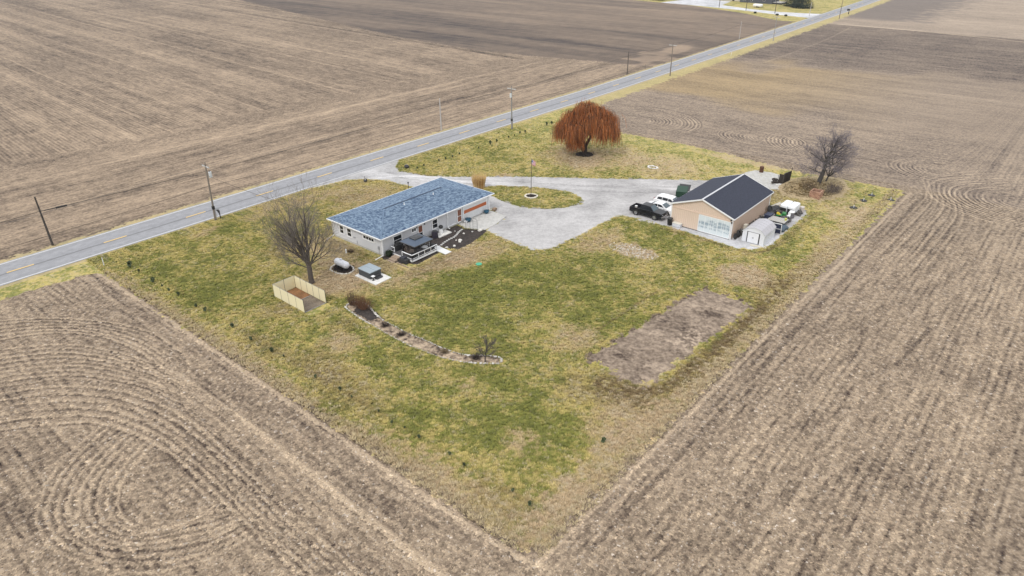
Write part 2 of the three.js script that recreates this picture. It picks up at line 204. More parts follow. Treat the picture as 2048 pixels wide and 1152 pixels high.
function groundColor(x, z, M, T, o) {
  // o[0..2] colour, o[3] height for the bump
  const n1 = vn(x * 1.7, z * 1.7), n2 = vn(x * 1.7 + 91, z * 1.7 + 37), f1 = clamp(0.5 + 1.25 * (vn(x * 3.6, z * 3.6 + 70) - 0.5) + 0.75 * (vn(x * 8.3, z * 8.3) - 0.5)), f2 = vn(x * 13.1 + 5, z * 13.1 + 9), lo = vn(x * 0.09 + 3, z * 0.09 + 8), mid = vn(x * 0.37 + 11, z * 0.37);
  const wx = x + (n1 - 0.5) * 1.1 + (f1 - 0.5) * 0.5, wz = z + (n2 - 0.5) * 1.1 + (f2 - 0.5) * 0.4;
  const at = (D, ax, az) => { const i = clamp(Math.floor((ax - T.x0) * M.k), 0, M.n - 1), j = clamp(Math.floor((az - T.z0) * M.k), 0, M.n - 1); return (j * M.n + i) * 4; };
  const kw = at(null, wx, wz), k0 = at(null, x + (f1 - 0.5) * 0.25, z + (f2 - 0.5) * 0.25), zc = roadZ(x), rel = z - zc;
  const light = M.streak[k0] / 255, dark = M.streak[k0 + 1] / 255, zg = M.zone[kw] / 255, zt = M.zone[kw + 1] / 255, zb = M.zone[kw + 2] / 255;
  let h = 0.5;
  const north = rel < 0;
  // ---- fields
  let r;
  if (north && x < northBound(z) + (n1 - 0.5) * 2) {
    const u = x + 0.064 * z, end = sstep(z + (n1 - 0.5) * 3, -52, -42), c = lerp(u, z, end), a = lerp(z, u, end);
    const row = 0.5 + 0.5 * Math.cos(c * 2 * Math.PI / 0.76), st = vn(c * 2.6, a * 0.35), sw = vn(c * 0.16 + 40, a * 0.012 + 7), sw2 = vn(c * 0.5, a * 0.02);
    r = 0.36 + 0.4 * (sw - 0.5) + 0.32 * (sw2 - 0.5) + 0.5 * (st - 0.5) + 0.3 * (row - 0.5) * (1 - end) * sstep(z + u * 0.6, -190, -60) + 0.5 * (f1 - 0.5) + 0.25 * (f2 - 0.5) + 0.3 * (vn(x * 0.9, z * 0.9 + 60) - 0.5) + 0.22 * (lo - 0.5) + light * 0.75 - dark * 0.6 + end * 0.06;
    o[0] = lerp(0.112, 0.355, r); o[1] = lerp(0.081, 0.268, r); o[2] = lerp(0.056, 0.185, r);
    h = r;
  } else if (north) {
    const st = vn(x * 0.5, z * 0.05), st2 = vn(x * 0.12 + 9, z * 0.018 + 4), d = sstep(x, 205, 260);
    r = 0.1 + 0.26 * d + 0.42 * (st2 - 0.4) + 0.3 * (st - 0.5) + 0.2 * (f1 - 0.5) + 0.2 * (mid - 0.5);
    if (x < 222 && z > -34) { const g = sstep(vn(x * 0.2, z * 0.14) + 0.6 * (1 - Math.abs(z - (-12 - (x - 180) * 0.1)) / 9), 0.75, 1.0); r += g * 0.55; }
    o[0] = lerp(0.075, 0.27, r); o[1] = lerp(0.056, 0.2, r); o[2] = lerp(0.045, 0.14, r);
  } else {
    const side = sstep(z + (n1 - 0.5), 81.4, 82.2), back = sstep(x + (n1 - 0.5) * 2, 106, 110), c0 = lerp(x, z, side), a0 = lerp(z, x, side), c = lerp(c0, x, back * (1 - sstep(z, 84, 92))), a = lerp(a0, z, back);
    const row = 0.5 + 0.5 * Math.cos(c * 2 * Math.PI / 0.76 + (mid - 0.5) * 1.4), st = vn(c * 2.9 + 17, a * 0.3), sw = vn(c * 0.34, a * 0.02 + 3), curl = clamp((light + dark) * 1.5);
    const rid = Math.floor(c / 0.76 + 0.5), rk = RN[(rid * 37) & 65535], br = vn(rid * 7.3, a * 0.22), rl = Math.pow(row, 5); r = 0.45 + (1 - curl) * (0.46 * (st - 0.5) - rl * (0.22 + 0.14 * rk * rk) * sstep(br, 0.15, 0.75) + 0.2 * rk * rk * Math.pow(1 - row, 3)) + 0.13 * (sw - 0.5) + (0.6 - 0.22 * curl) * (f1 - 0.5) + 0.4 * (f2 - 0.5) + 0.12 * (mid - 0.5) + 0.16 * (lo - 0.5) + light * 1.0 - dark * 0.85;
    if (x > 110) { // the field behind the barn: dry tan tops in the middle, dark worked ground further back
      const w = x + (lo - 0.5) * 40 + (vn(x * 0.03, z * 0.012) - 0.5) * 60, tanb = sstep(w, 138, 160) * (1 - sstep(w, 205, 235)), dk = sstep(w, 214, 244) * (1 - sstep(x + (n1 - 0.5) * 3, 309, 312)), fl = vn(x * 0.45 + 3, z * 0.04), fl2 = vn(x * 0.11, z * 0.02 + 5);
      r = r * (1 - 0.35 * tanb) + 0.42 * tanb * 0.5 + 0.24 * (fl - 0.5) + 0.2 * (fl2 - 0.5); r -= 0.34 * dk;
      o[0] = lerp(0.112, 0.335, r); o[1] = lerp(0.085, 0.262, r); o[2] = lerp(0.067, 0.19, r);
      const ye = tanb * (1 - sstep(z, 20, 75)) * 0.75; o[0] *= 1 + 0.14 * ye; o[1] *= 1 + 0.05 * ye; o[2] *= 1 - 0.3 * ye;
      if (x > 311) { o[0] = lerp(0.17, 0.36, r + 0.15); o[1] = lerp(0.135, 0.285, r + 0.15); o[2] = lerp(0.105, 0.215, r + 0.15); const d2 = (1 - sstep(z + (mid - 0.5) * 16, 22, 44)) * sstep(x, 330, 345); mixc(o, [0.1, 0.085, 0.08], 0.7 * d2); }
    } else { o[0] = lerp(0.108, 0.358, r); o[1] = lerp(0.079, 0.277, r); o[2] = lerp(0.056, 0.193, r); if (f2 > 0.84 && f1 > 0.5) mixc(o, C.pale, 0.6); }
    h = r;
  }
  // ---- grass
  let lawn = M.kind[kw] / 255; const grav = M.kind[k0 + 1] / 255, gravw = M.kind[kw + 1] / 255, mul = M.kind[k0 + 2] / 255;
  if (!north && x > 128 && x < 700) lawn = Math.max(lawn, 1 - sstep(rel + (n1 - 0.5) * 2.4 + (f1 - 0.5), 8, 9.2));
  if (north && !(lawn > 0.5)) lawn = Math.max(lawn, sstep(rel + (n1 - 0.5) * 1.1 + (f1 - 0.5) * 0.7, -5.3, -4.5));
  if (lawn > 0.02) {
    const g0 = vn(x * 0.7 + 20, z * 0.7), g1 = vn(x * 2.7, z * 2.7 + 30), g2 = vn(x * 0.23 + 50, z * 0.23 + 2);
    let gr = 0.47 + 0.42 * (g2 - 0.5) + 0.6 * (g0 - 0.5) + 0.65 * (g1 - 0.5) + 0.62 * (f1 - 0.5) + zg * 0.32 - zt * 0.7 - zb * 0.3;
    const far = sstep(z, 34, 10) * sstep(x, 0, 20); gr -= 0.06 * far;
    const c = [0, 0, 0, 0];
    mixc(c, C.straw, 1); mixc(c, C.tan, clamp(zt * 1.25 + 0.55 * (n2 - 0.55) + (1 - far) * 0.1)); mixc(c, C.green, sstep(gr, 0.12, 0.82)); mixc(c, C.deep, 0.7 * sstep(gr + 0.5 * (f2 - 0.5), 0.78, 1.3));
    mixc(c, C.brown, clamp(zb * 0.8 * (0.4 + f1) + dark * 1.0)); mixc(c, C.straw, clamp(light * 1.2)); mixc(c, [0.42, 0.35, 0.24], 0.7 * sstep(f2 * 0.6 + g1 * 0.6 - gr * 0.25, 0.6, 0.85));
    if (rel > 0 && x > 120) mixc(c, [0.4, 0.325, 0.165], 0.62); if (f2 < 0.2) mixc(c, C.deep, 0.45); if (north && x < 300 || rel > 0 && rel < 4.5 && (x < 42 || x > 66)) mixc(c, [0.37, 0.29, 0.19], 0.55 + 0.3 * (f1 - 0.5));
    if (inside2(x, z)) { }
    const l = sstep(lawn, 0.25, 0.75); mixc(o, c, l); h = lerp(h, 0.35 + 0.5 * f2 * (0.4 + g1), l);
  }
  if (T.bump || T.z0 === -198) {
    if (x > 30 && x < 56 && z > 68 && z < 80 && inside(PLOT, x + (n1 - 0.5) * 1.8 + (f1 - 0.5) * 0.8, z + (n2 - 0.5) * 1.5 + (f2 - 0.5) * 0.5)) { const r2 = 0.42 + 0.5 * (mid - 0.5) + 0.55 * (f1 - 0.5) + 0.3 * (f2 - 0.5) + 0.4 * (n1 - 0.5) + light * 0.8 - dark * 0.7 + 0.5 * sstep(1.3 - Math.hypot((x - 42.6) * 0.8, z - 76.4) + (f1 - 0.5) * 2.4, 0, 1.4); o[0] = lerp(0.112, 0.355, r2); o[1] = lerp(0.082, 0.278, r2); o[2] = lerp(0.06, 0.208, r2); h = r2; }
    if (x > 21 && x < 27 && z > 41 && z < 64 && inside(BED, x + (f1 - 0.5) * 0.2, z + (f2 - 0.5) * 0.2)) { const r2 = 0.55 + 0.8 * (n1 - 0.5) + 0.8 * (f1 - 0.5) + 0.5 * (f2 - 0.5); o[0] = lerp(0.085, 0.4, r2); o[1] = lerp(0.06, 0.31, r2); o[2] = lerp(0.042, 0.22, r2); h = r2; }
  }
  // ---- gravel
  const gl = sstep(grav * 0.45 + gravw * 0.55 + (f1 - 0.5) * 0.4, 0.34, 0.66);
  if (gl > 0) {
    const g = 0.88 + 0.16 * (f2 - 0.5) + 0.14 * (f1 - 0.5) + 0.34 * (mid - 0.5) + 0.14 * (n1 - 0.5) + 0.22 * (lo - 0.5) + 0.14 * (vn(x * 0.3 + z * 0.5, z * 3 - x * 2) - 0.5) + light * 0.4 - dark * 0.4, apron = sstep(z, 59, 61) * (x < 76 ? 1 : 0.2) + (x > 300 ? 1.2 : 0) + 0.35 * sstep(11, 0, Math.hypot(x - 56, z - 6)), k = g * (0.9 + 0.28 * apron);
    mixc(o, [C.gravel[0] * k * (1 + 0.03 * (1 - apron)), C.gravel[1] * k, C.gravel[2] * k * (0.98 + 0.04 * apron)], gl);
    if (zb > 0.05 && x < 200) mixc(o, C.brown, 0.4 * zb * gl); h = lerp(h, 0.4 + 0.3 * f2, gl);
  }
  if (mul > 0.02) { const m = 0.7 + 1.3 * f1 * f2 + 0.4 * (n1 - 0.5), k = sstep(mul + (f1 - 0.5) * 0.5, 0.3, 0.6); mixc(o, [C.mulch[0] * m * 1.5, C.mulch[1] * m * 1.4, C.mulch[2] * m * 1.35], k); h = lerp(h, f2, k); }
  o[3] = h;
}
function inside2() { return false; }
const landMats = TILES.map((T) => {
  const TN = T.n ?? 2048, M = masks(T), d = new Uint8Array(TN * TN * 4), b = T.bump ? new Uint8Array(TN * TN) : null, o = [0, 0, 0, 0], q = rng(19);
  for (let j = 0; j < TN; j++) for (let i = 0; i < TN; i++) {
    const x = T.x0 + (i + 0.5) / TN * T.s, z = T.z0 + (j + 0.5) / TN * T.s, k = (j * TN + i) * 4;
    groundColor(x, z, M, T, o); const g = 0.9 + 0.2 * q();
    for (let c = 0; c < 3; c++) d[k + c] = lin2s[(clamp(o[c] * g, 0.008, 0.9) * 4096) | 0]; d[k + 3] = 255;
    if (b) b[j * TN + i] = clamp(o[3] * 0.8 + 0.1 + 0.1 * (q() - 0.5)) * 255;
  }
  T.px = d;
  const t = new THREE.DataTexture(d, TN, TN); t.magFilter = THREE.LinearFilter; t.colorSpace = THREE.SRGBColorSpace; t.needsUpdate = true;
  const m = std([1, 1, 1], 0.97, { map: t });
  if (b) { const bt = new THREE.DataTexture(b, TN, TN, THREE.RedFormat); bt.magFilter = THREE.LinearFilter; bt.needsUpdate = true; m.bumpMap = bt; m.bumpScale = 0.07; }
  return m;
});
function landColor(x, z, out) { // sRGB bytes of the tile that covers a spot
  const T = TILES[x < 82 ? 0 : 1], i = clamp(((x - T.x0) / T.s * 2048) | 0, 0, 2047), j = clamp(((z - T.z0) / T.s * 2048) | 0, 0, 2047), k = (j * 2048 + i) * 4; out[0] = T.px[k]; out[1] = T.px[k + 1]; out[2] = T.px[k + 2]; return out;
}
// the land is cut into pieces by what grows on it; all share the tiles above
const LAND = { tilled_field: 0, lawn: 1, driveway: 2, garden_plot: 3, mulch_bed: 4, stubble_field: 5, bare_field: 6, far_field: 7, far_lawn: 8, far_driveway: 9, verge: 10 };
const LN = Object.keys(LAND);
function landKind(x, z) {
  const rel = z - roadZ(x);
  if (x > 20 && x < 110 && z > -4 && z < 84) {
    if (inside(PLOT, x, z)) return 3; if (inside(MULCH, x, z) || inside(BED, x, z)) return 4;
    if (x > 49.2 && x < 56.6 && z > 34 && z < 39.2 && inside(PADS, x, z)) return 2; if (inside(ISLAND, x, z)) return 1; if (inside(DRIVE, x, z) || inside(APRON, x, z)) return 2;
  }
  if (rel > -4.9 && rel < 2.6) return 10;
  if (rel > 0) { if (inside(LAWN, x, z)) return 1; if (x > 128 && rel < 8.5) return 10; return x > 311 ? 7 : 0; }
  if (x > 300) { if (inside(FARDRIVE, x, z)) return 9; if (inside(FARLAWN, x, z)) return 8; }
  return x < northBound(z) ? 5 : 6;
}
function landHeight(x, z, k) { // clods and thatch; nothing under buildings
  if (k === 0 || k === 3 || k === 5) return (vn(x * 1.9, z * 1.9) - 0.62) * 0.09;
  if (k === 1) return (vn(x * 1.3, z * 1.3) - 0.8) * 0.05;
  return -0.015;
}
{
  const byKind = LN.map(() => TILES.map(() => ({ p: [], u: [] })));
  TILES.forEach((T, ti) => {
    const n = T.bump ? 300 : ti === 2 || ti === 3 ? 204 : 102, c = T.s / n;
    const NH = new Float32Array((n + 1) * (n + 1)); if (T.bump) for (let j = 0; j <= n; j++) for (let i = 0; i <= n; i++) { const a = T.x0 + i * c, b = T.z0 + j * c; NH[j * (n + 1) + i] = landHeight(a, b, landKind(a, b)); }
    for (let j = 0; j < n; j++) for (let i = 0; i < n; i++) {
      const x = T.x0 + i * c, z = T.z0 + j * c;
      if (ti === 4 && ((x < 186 && z >= -198) || (x >= 186 && z >= -98))) continue;
      const k = landKind(x + c / 2, z + c / 2), g = byKind[k][ti];
      for (const [p, q] of [[0, 0], [0, 1], [1, 1], [0, 0], [1, 1], [1, 0]]) { g.p.push(x + p * c, NH[(j + q) * (n + 1) + i + p], z + q * c); g.u.push((i + p) / n, (j + q) / n); }
    }
  });
  LN.forEach((name, k) => {
    const pos = [], uv = [], groups = [];
    byKind[k].forEach((g, ti) => { if (!g.p.length) return; groups.push([pos.length / 3, g.p.length / 3, ti]); for (const v of g.p) pos.push(v); for (const v of g.u) uv.push(v); });
    if (!pos.length) return;
    const geo = new THREE.BufferGeometry(); geo.setAttribute('position', new THREE.Float32BufferAttribute(pos, 3)); geo.setAttribute('uv', new THREE.Float32BufferAttribute(uv, 2)); geo.computeVertexNormals();
    const used = [...new Set(groups.map((g) => g[2]))]; groups.forEach(([s, n, t]) => geo.addGroup(s, n, used.indexOf(t)));
    const m = new THREE.Mesh(geo, used.map((t) => landMats[t])); m.name = name; m.userData.kind = 'structure'; m.receiveShadow = true; m.castShadow = true; scene.add(m);
  });
  const base = new THREE.Mesh(new THREE.CircleGeometry(5000, 64).rotateX(-Math.PI / 2), std([0.2, 0.16, 0.125], 1)); base.position.set(0, -0.4, 0); base.name = 'ground'; base.userData.kind = 'structure'; base.receiveShadow = true; scene.add(base);
}
// ---------------------------------------------------------------- the road
{
  const asphalt = makeTex(1024, (u, v, c) => { // u across the road (7.4 m), v along it (29.6 m)
    const x = u * 7.4 - 3.7, n = vnp(u * 16, v * 64, 256), f = 0.5 * vnp(u * 120, v * 240, 240) + 0.5 * RN[((u * 1024) | 0) * 61 + ((v * 1024) | 0) * 256 & 65535];
    const seam = Math.exp(-((x - 0.25) ** 2) / 0.035) * (0.7 + 0.5 * n), wheel = Math.exp(-((Math.abs(x) - 1.75) ** 2) / 0.3), g = 0.245 + 0.05 * (n - 0.5) + 0.07 * (f - 0.5) - 0.11 * seam + 0.02 * wheel + 0.035 * sstep(Math.abs(x), 2.9, 3.6);
    c[0] = g * 0.985; c[1] = g * 1.0; c[2] = g * 1.06;
  });
  const strip = (z0, z1, y, x0 = -90, x1 = 640, step = 4, rep = 29.6, wob = 0) => {
    const g = new THREE.BufferGeometry(), p = [], u = [], idx = []; let k = 0;
    for (let x = x0; x <= x1 + 1e-6; x += step, k++) { const zc = roadZ(x); p.push(x, y, zc + z0 - wob * vn(x * 0.7, 3), x, y, zc + z1 + wob * vn(x * 0.9, 8)); u.push(0, x / rep, 1, x / rep); if (k) idx.push(2 * k - 2, 2 * k - 1, 2 * k, 2 * k - 1, 2 * k + 1, 2 * k); }
    g.setAttribute('position', new THREE.Float32BufferAttribute(p, 3)); g.setAttribute('uv', new THREE.Float32BufferAttribute(u, 2)); g.setIndex(idx); g.computeVertexNormals(); return g;
  };
  const road = new THREE.Mesh(strip(-3.7, 3.6, 0.03, -90, 640, 2, 29.6, 0.18), std([1, 1, 1], 0.85, { map: asphalt })); road.name = 'road'; road.userData.kind = 'structure'; road.receiveShadow = true; scene.add(road);
  const wear = (seed, base, lo) => makeTex(256, (u, v, c) => { const n = vnp(u * 8 + seed, v * 128, 128), f = RN[((u * 37 + v * 9001 + seed) * 97) & 65535], k = clamp(0.25 + 1.1 * n + 0.5 * (f - 0.5)); for (let i = 0; i < 3; i++) c[i] = lerp(lo[i], base[i], k); }, { w: 64 });
  const white = std([1, 1, 1], 0.8, { map: wear(3, [0.6, 0.6, 0.6], [0.34, 0.35, 0.37]) }), yellow = std([1, 1, 1], 0.8, { map: wear(9, [0.68, 0.46, 0.16], [0.5, 0.37, 0.16]) });
  for (const z of [-3.42, 3.3]) { const m = new THREE.Mesh(strip(z - 0.1, z + 0.1, 0.036, -90, 640, 2, 7), white); m.name = 'edge_line'; m.receiveShadow = true; road.add(m); }
  for (let i = -2; i < 34; i++) { const x = -48.77 + i * 12.192 + 48.77 , m = new THREE.Mesh(strip(-0.13, 0.14, 0.036, x, x + 3.2, 0.8, 7), yellow); m.name = 'lane_dash'; m.receiveShadow = true; road.add(m); }
}

// ---------------------------------------------------------------- shared materials
const M = {
  white: std([0.74, 0.75, 0.76], 0.55), trim: std([0.78, 0.79, 0.8], 0.5), black: std([0.012, 0.012, 0.013], 0.6), rubber: std([0.018, 0.018, 0.019], 0.85),
  glass: phy([0.015, 0.018, 0.022], 0.06, { ior: 1.5 }), steel: std([0.5, 0.51, 0.52], 0.4, { metalness: 0.8 }), darksteel: std([0.06, 0.062, 0.066], 0.5, { metalness: 0.4 }), chrome: std([0.7, 0.7, 0.72], 0.15, { metalness: 1 }),
  rust: std([0.085, 0.036, 0.02], 0.9), wood: std([0.3, 0.23, 0.17], 0.85), greywood: std([0.4, 0.39, 0.36], 0.85), dark: std([0.03, 0.03, 0.032], 0.7), navy: std([0.02, 0.028, 0.06], 0.6),
};
{ // grain for plain woods, concrete
  const woodTex = (a, b, seed) => makeTex(128, (u, v, c) => { const n = vnp(u * 4 + seed, v * 64, 64), f = vnp(u * 16, v * 128, 128), k = clamp(0.6 * n + 0.5 * f); for (let i = 0; i < 3; i++) c[i] = lerp(a[i], b[i], k); });
  M.wood.color.set(1, 1, 1); M.wood.map = woodTex([0.2, 0.15, 0.11], [0.4, 0.31, 0.23], 1);
  M.greywood.color.set(1, 1, 1); M.greywood.map = woodTex([0.3, 0.29, 0.27], [0.52, 0.51, 0.48], 5);
  M.pole = std([1, 1, 1], 0.9, { map: woodTex([0.11, 0.095, 0.08], [0.22, 0.19, 0.16], 9) });
  const conc = (g) => makeTex(256, (u, v, c) => { const n = 0.5 * vnp(u * 8, v * 8, 8) + 0.3 * vnp(u * 32, v * 32, 32) + 0.2 * RN[(((u * 256) | 0) * 256 + ((v * 256) | 0)) & 65535], k = g * (0.78 + 0.44 * n); c[0] = k * 1.0; c[1] = k * 0.99; c[2] = k * 0.95; });
  M.conc = std([1, 1, 1], 0.9, { map: conc(0.42) }); M.concpale = std([1, 1, 1], 0.9, { map: conc(0.6) });
}

// ---------------------------------------------------------------- the ranch house
{
  const h = thing('ranch_house', 'long single-storey pale grey house with a blue shingle hip roof', 'house', [45.5, 0, 29]);
  const X0 = 34.8, X1 = 56.3, Z0 = 23.7, Z1 = 34.4, TOP = 2.62;
  const sidingMat = std([1, 1, 1], 0.7, { map: makeTex(256, (u, v, c) => { const n = 0.5 * vnp(u * 6, v * 6, 6) + 0.5 * vnp(u * 40, v * 40, 40), g = 0.53 * (0.93 + 0.14 * n); c[0] = g * 0.985; c[1] = g; c[2] = g * 1.04; }) });
  const wall = new MB(h); wall.box(X1 - X0 - 0.06, TOP, Z1 - Z0 - 0.06, (X0 + X1) / 2, TOP / 2, (Z0 + Z1) / 2); wall.build('wall', sidingMat, h);
  const found = new MB(h); found.box(X1 - X0 + 0.02, 0.3, Z1 - Z0 + 0.02, (X0 + X1) / 2, 0.1, (Z0 + Z1) / 2); found.build('foundation', M.conc, h);
  const lap = new MB(h), N = 15;
  for (let i = 0; i < N; i++) { const y = 0.26 + (i + 0.5) * (TOP - 0.26) / N, b = (TOP - 0.26) / N; for (const [z, s] of [[Z1, 1], [Z0, -1]]) lap.box(X1 - X0 + 0.04, b - 0.004, 0.024, (X0 + X1) / 2, y, z, s * -0.09); for (const [x, s] of [[X0, -1], [X1, 1]]) lap.box(0.024, b - 0.004, Z1 - Z0 + 0.04, x, y, (Z0 + Z1) / 2, 0, 0, s * 0.09); }
  lap.build('siding', sidingMat, h);
  for (const x of [X0, X1]) for (const z of [Z0, Z1]) new MB(h).box(0.13, 2.34, 0.13, x, 1.45, z).build('corner_trim', M.trim, h); new MB(h).box(0.14, 2.3, 0.05, 47.1, 1.45, Z1 + 0.02).build('wall_batten', M.trim, h);
  // roof
  const shingle = makeTex(1024, (u, v, c) => { // 8 m square: 24 tabs across, 56 courses
    const row = Math.floor(v * 56), off = RN[row * 7 + 11], tab = Math.floor(u * 24 + off * 3), id = RN[(tab % 24 + row * 256 + 64) & 65535], id2 = RN[(((tab % 24) >> 1) * 3 + row * 131 + 9) & 65535];
    const f = vnp(u * 128, v * 128, 128), b = vnp(u * 15, v * 19, 57 > 19 ? 285 : 1), b2 = vnp(u * 30 + 5, v * 42, 210), fr = v * 56 - row, b3 = vnp(u * 13 + 3, v * 16, 208 > 256 ? 1 : 208), k = 0.4 * (id - 0.5) + 0.5 * (id2 - 0.5) + 1.0 * (b2 - 0.5) + 0.3 * (b3 - 0.5) + 0.3 * (f - 0.5);
    const t = clamp(0.42 + 0.72 * k); c[0] = lerp(0.035, 0.23, t); c[1] = lerp(0.068, 0.315, t); c[2] = lerp(0.135, 0.405, t);
  });
  const roofMat = std([1, 1, 1], 0.93, { map: shingle });
  const e = { x0: 34.25, x1: 57.1, z0: 23.15, z1: 34.85, y: 2.8 }, rid = { x0: 40, x1: 51.4, z: 29, y: 4.02 };
  const A = [e.x0, e.y, e.z0], B = [e.x1, e.y, e.z0], Cc = [e.x1, e.y, e.z1], D = [e.x0, e.y, e.z1], P = [rid.x0, rid.y, rid.z], Q = [rid.x1, rid.y, rid.z];
  const slope = (a, b, c, d, axis) => { // eave a-b, top d-c, in lapped courses
    const g = new MB(h), n = 42, L = (p, q, t) => p.map((v, i) => lerp(v, q[i], t)), nrm = V(0, 1, 0);
    { const ab = V(...b).sub(V(...a)), ad = V(...d).sub(V(...a)); nrm.crossVectors(ab, ad).normalize(); if (nrm.y < 0) nrm.negate(); }
    const uvOf = (p, t) => [(axis === 'x' ? p[0] : p[2]) / 8, t * 6 / 8];
    for (let i = 0; i < n; i++) {
      const t0 = i / n, t1 = (i + 1.0) / n, up = (p, k) => [p[0] + nrm.x * k, p[1] + nrm.y * k, p[2] + nrm.z * k], l0 = up(L(a, d, t0), 0.022), r0 = up(L(b, c, t0), 0.022), l1 = up(L(a, d, t1), 0.003), r1 = up(L(b, c, t1), 0.003);
      g.quad(l0, r0, r1, l1, [uvOf(l0, t0), uvOf(r0, t0), uvOf(r1, t1), uvOf(l1, t1)]);
      const l00 = L(a, d, t0), r00 = L(b, c, t0); g.quad(l00, r00, r0, l0, [uvOf(l0, t0), uvOf(r0, t0), uvOf(r0, t0 + 0.004), uvOf(l0, t0 + 0.004)]);
    }
    return g;
  };
  const roof = new MB(h).box(e.x1 - e.x0 - 0.02, 0.06, e.z1 - e.z0 - 0.02, (e.x0 + e.x1) / 2, e.y - 0.06, (e.z0 + e.z1) / 2).build('roof', M.trim, h);
  slope(D, Cc, Q, P, 'x').build('roof_slope', roofMat, roof); slope(B, A, P, Q, 'x').build('roof_slope', roofMat, roof); slope(A, D, P, P, 'z').build('roof_slope', roofMat, roof); slope(Cc, B, Q, Q, 'z').build('roof_slope', roofMat, roof);
  const cap = new MB(h); cap.beam([rid.x0 - 0.1, rid.y + 0.02, rid.z], [rid.x1 + 0.1, rid.y + 0.02, rid.z], 0.26, 0.04); cap.build('ridge_vent', std([0.04, 0.06, 0.1], 0.9), roof);
  for (const [a, b] of [[A, P], [D, P], [B, Q], [Cc, Q]]) new MB(h).beam([a[0], a[1] + 0.02, a[2]], [b[0], b[1] + 0.02, b[2]], 0.2, 0.03).build('hip_cap', roofMat, roof);
  const gut = new MB(h); for (const z of [e.z0 - 0.05, e.z1 + 0.05]) gut.box(e.x1 - e.x0 + 0.2, 0.14, 0.11, (e.x0 + e.x1) / 2, e.y - 0.06, z); for (const x of [e.x0 - 0.05, e.x1 + 0.05]) gut.box(0.11, 0.14, e.z1 - e.z0, x, e.y - 0.062, (e.z0 + e.z1) / 2); gut.build('gutter', M.trim, roof);
  for (const [x, z] of [[43.2, 29.7], [48.9, 29.9]]) { const y = rid.y - Math.abs(z - rid.z) * 0.21; new MB(h).cyl(0.055, 0.055, 0.3, x, y + 0.12, z, 10).cyl(0.13, 0.07, 0.05, x, y + 0.02, z, 10).build('vent_pipe', M.white, roof); }
  // downspouts with their long white leaders on the ground
  const spout = (x, z, out) => { const g = new MB(h); g.box(0.09, 2.5, 0.09, x, 1.42, z); g.beam([x, 0.2, z], out, 0.1, 0.08); g.build('downspout', M.trim, h); };
  spout(34.62, 23.62, [33.1, 0.07, 23.95]); spout(34.66, 34.5, [33.2, 0.07, 34.55]); spout(56.4, 34.5, [57.1, 0.07, 34.7]); spout(47.12, 34.52, [47.2, 0.07, 34.9]);
  // windows: frame with glass panes; axis says which wall they sit in
  const win = (axis, a, b, y0, y1, split, label) => {
    const g = new MB(h), m = (a + b) / 2, w = Math.abs(b - a), put = (G, ww, hh, c, y, d, k) => axis === 'z' ? G.box(ww, hh, d, c, y, Z1 + k) : G.box(d, hh, ww, c === null ? 0 : X0 - k, y, c);
    for (const s of [-1, 1]) put(g, 0.16, y1 - y0 + 0.26, m + s * (w / 2 + 0.05), (y0 + y1) / 2, 0.09, 0.035);
    put(g, w, 0.15, m, y1 + 0.055, 0.088, 0.035); put(g, w, 0.15, m, y0 - 0.055, 0.12, 0.04);
    const n = split === 'h' ? 2 : split; if (split === 'h') put(g, w, 0.055, m, (y0 + y1) / 2, 0.07, 0.03); else for (let i = 1; i < n; i++) put(g, 0.05, y1 - y0, lerp(a, b, i / n), (y0 + y1) / 2, 0.07, 0.03);
    const f = g.build('window', M.trim, h, label);
    for (let i = 0; i < n; i++) { const p = new MB(h); if (split === 'h') put(p, w, (y1 - y0) / 2 - 0.03, m, lerp(y0, y1, (i + 0.5) / 2), 0.02, 0.02); else put(p, w / n - 0.03, y1 - y0, lerp(a, b, (i + 0.5) / n), (y0 + y1) / 2, 0.02, 0.02); p.build('pane', M.glass, f); }
  };
  win('x', 25.15, 26.0, 1.0, 2.15, 'h'); win('x', 26.85, 27.75, 1.0, 2.15, 'h'); win('x', 30.4, 32.7, 1.62, 2.1, 4, 'low wide window of four small panes');
  win('z', 36.75, 38.2, 0.95, 2.2, 'h'); win('z', 40.15, 40.95, 1.75, 2.25, 2); win('z', 44.15, 45.15, 0.95, 2.25, 'h');
  // doors
  const doorOak = std([0.19, 0.07, 0.038], 0.5);
  const door = (a, b, top, glassTop) => { const f = new MB(h), m = (a + b) / 2, w = b - a; for (const s of [-1, 1]) f.box(0.11, top + 0.08, 0.1, m + s * (w / 2 + 0.03), (top + 0.08) / 2 + 0.2, Z1 + 0.04); f.box(w + 0.16, 0.1, 0.098, m, top + 0.2, Z1 + 0.04); f.box(w, 0.06, 0.09, m, 1.22, Z1 + 0.045); const d = f.build('door', M.trim, h); new MB(h).box(w, top / 2, 0.05, m, 0.2 + top * 0.75, Z1 + 0.03).build('door_panel', doorOak, d); new MB(h).box(w, top / 2 - 0.08, 0.05, m, 0.2 + top * 0.25, Z1 + 0.03).build('door_panel', glassTop ? M.glass : std([0.21, 0.085, 0.05], 0.5), d); };
  door(41.35, 42.15, 2.1, true); door(49.3, 50.15, 2.1, false);
  // garage door with its orange panel row
  const gd = new MB(h); for (const s of [-1, 1]) gd.box(0.14, 2.3, 0.1, 53.25 + s * 2.62, 1.2, Z1 + 0.04); gd.box(5.38, 0.14, 0.098, 53.25, 2.36, Z1 + 0.04); const gdm = gd.build('garage_door', M.trim, h);
  for (let i = 0; i < 4; i++) new MB(h).rbox(5.1, 0.535, 0.05, 53.25, 0.1 + 0.545 * (i + 0.5), Z1 + 0.02, 0.012).build('door_section', i === 2 ? std([0.42, 0.105, 0.028], 0.5) : std([0.6, 0.61, 0.62], 0.5), gdm, i === 2 ? 'orange row of the garage door' : undefined);
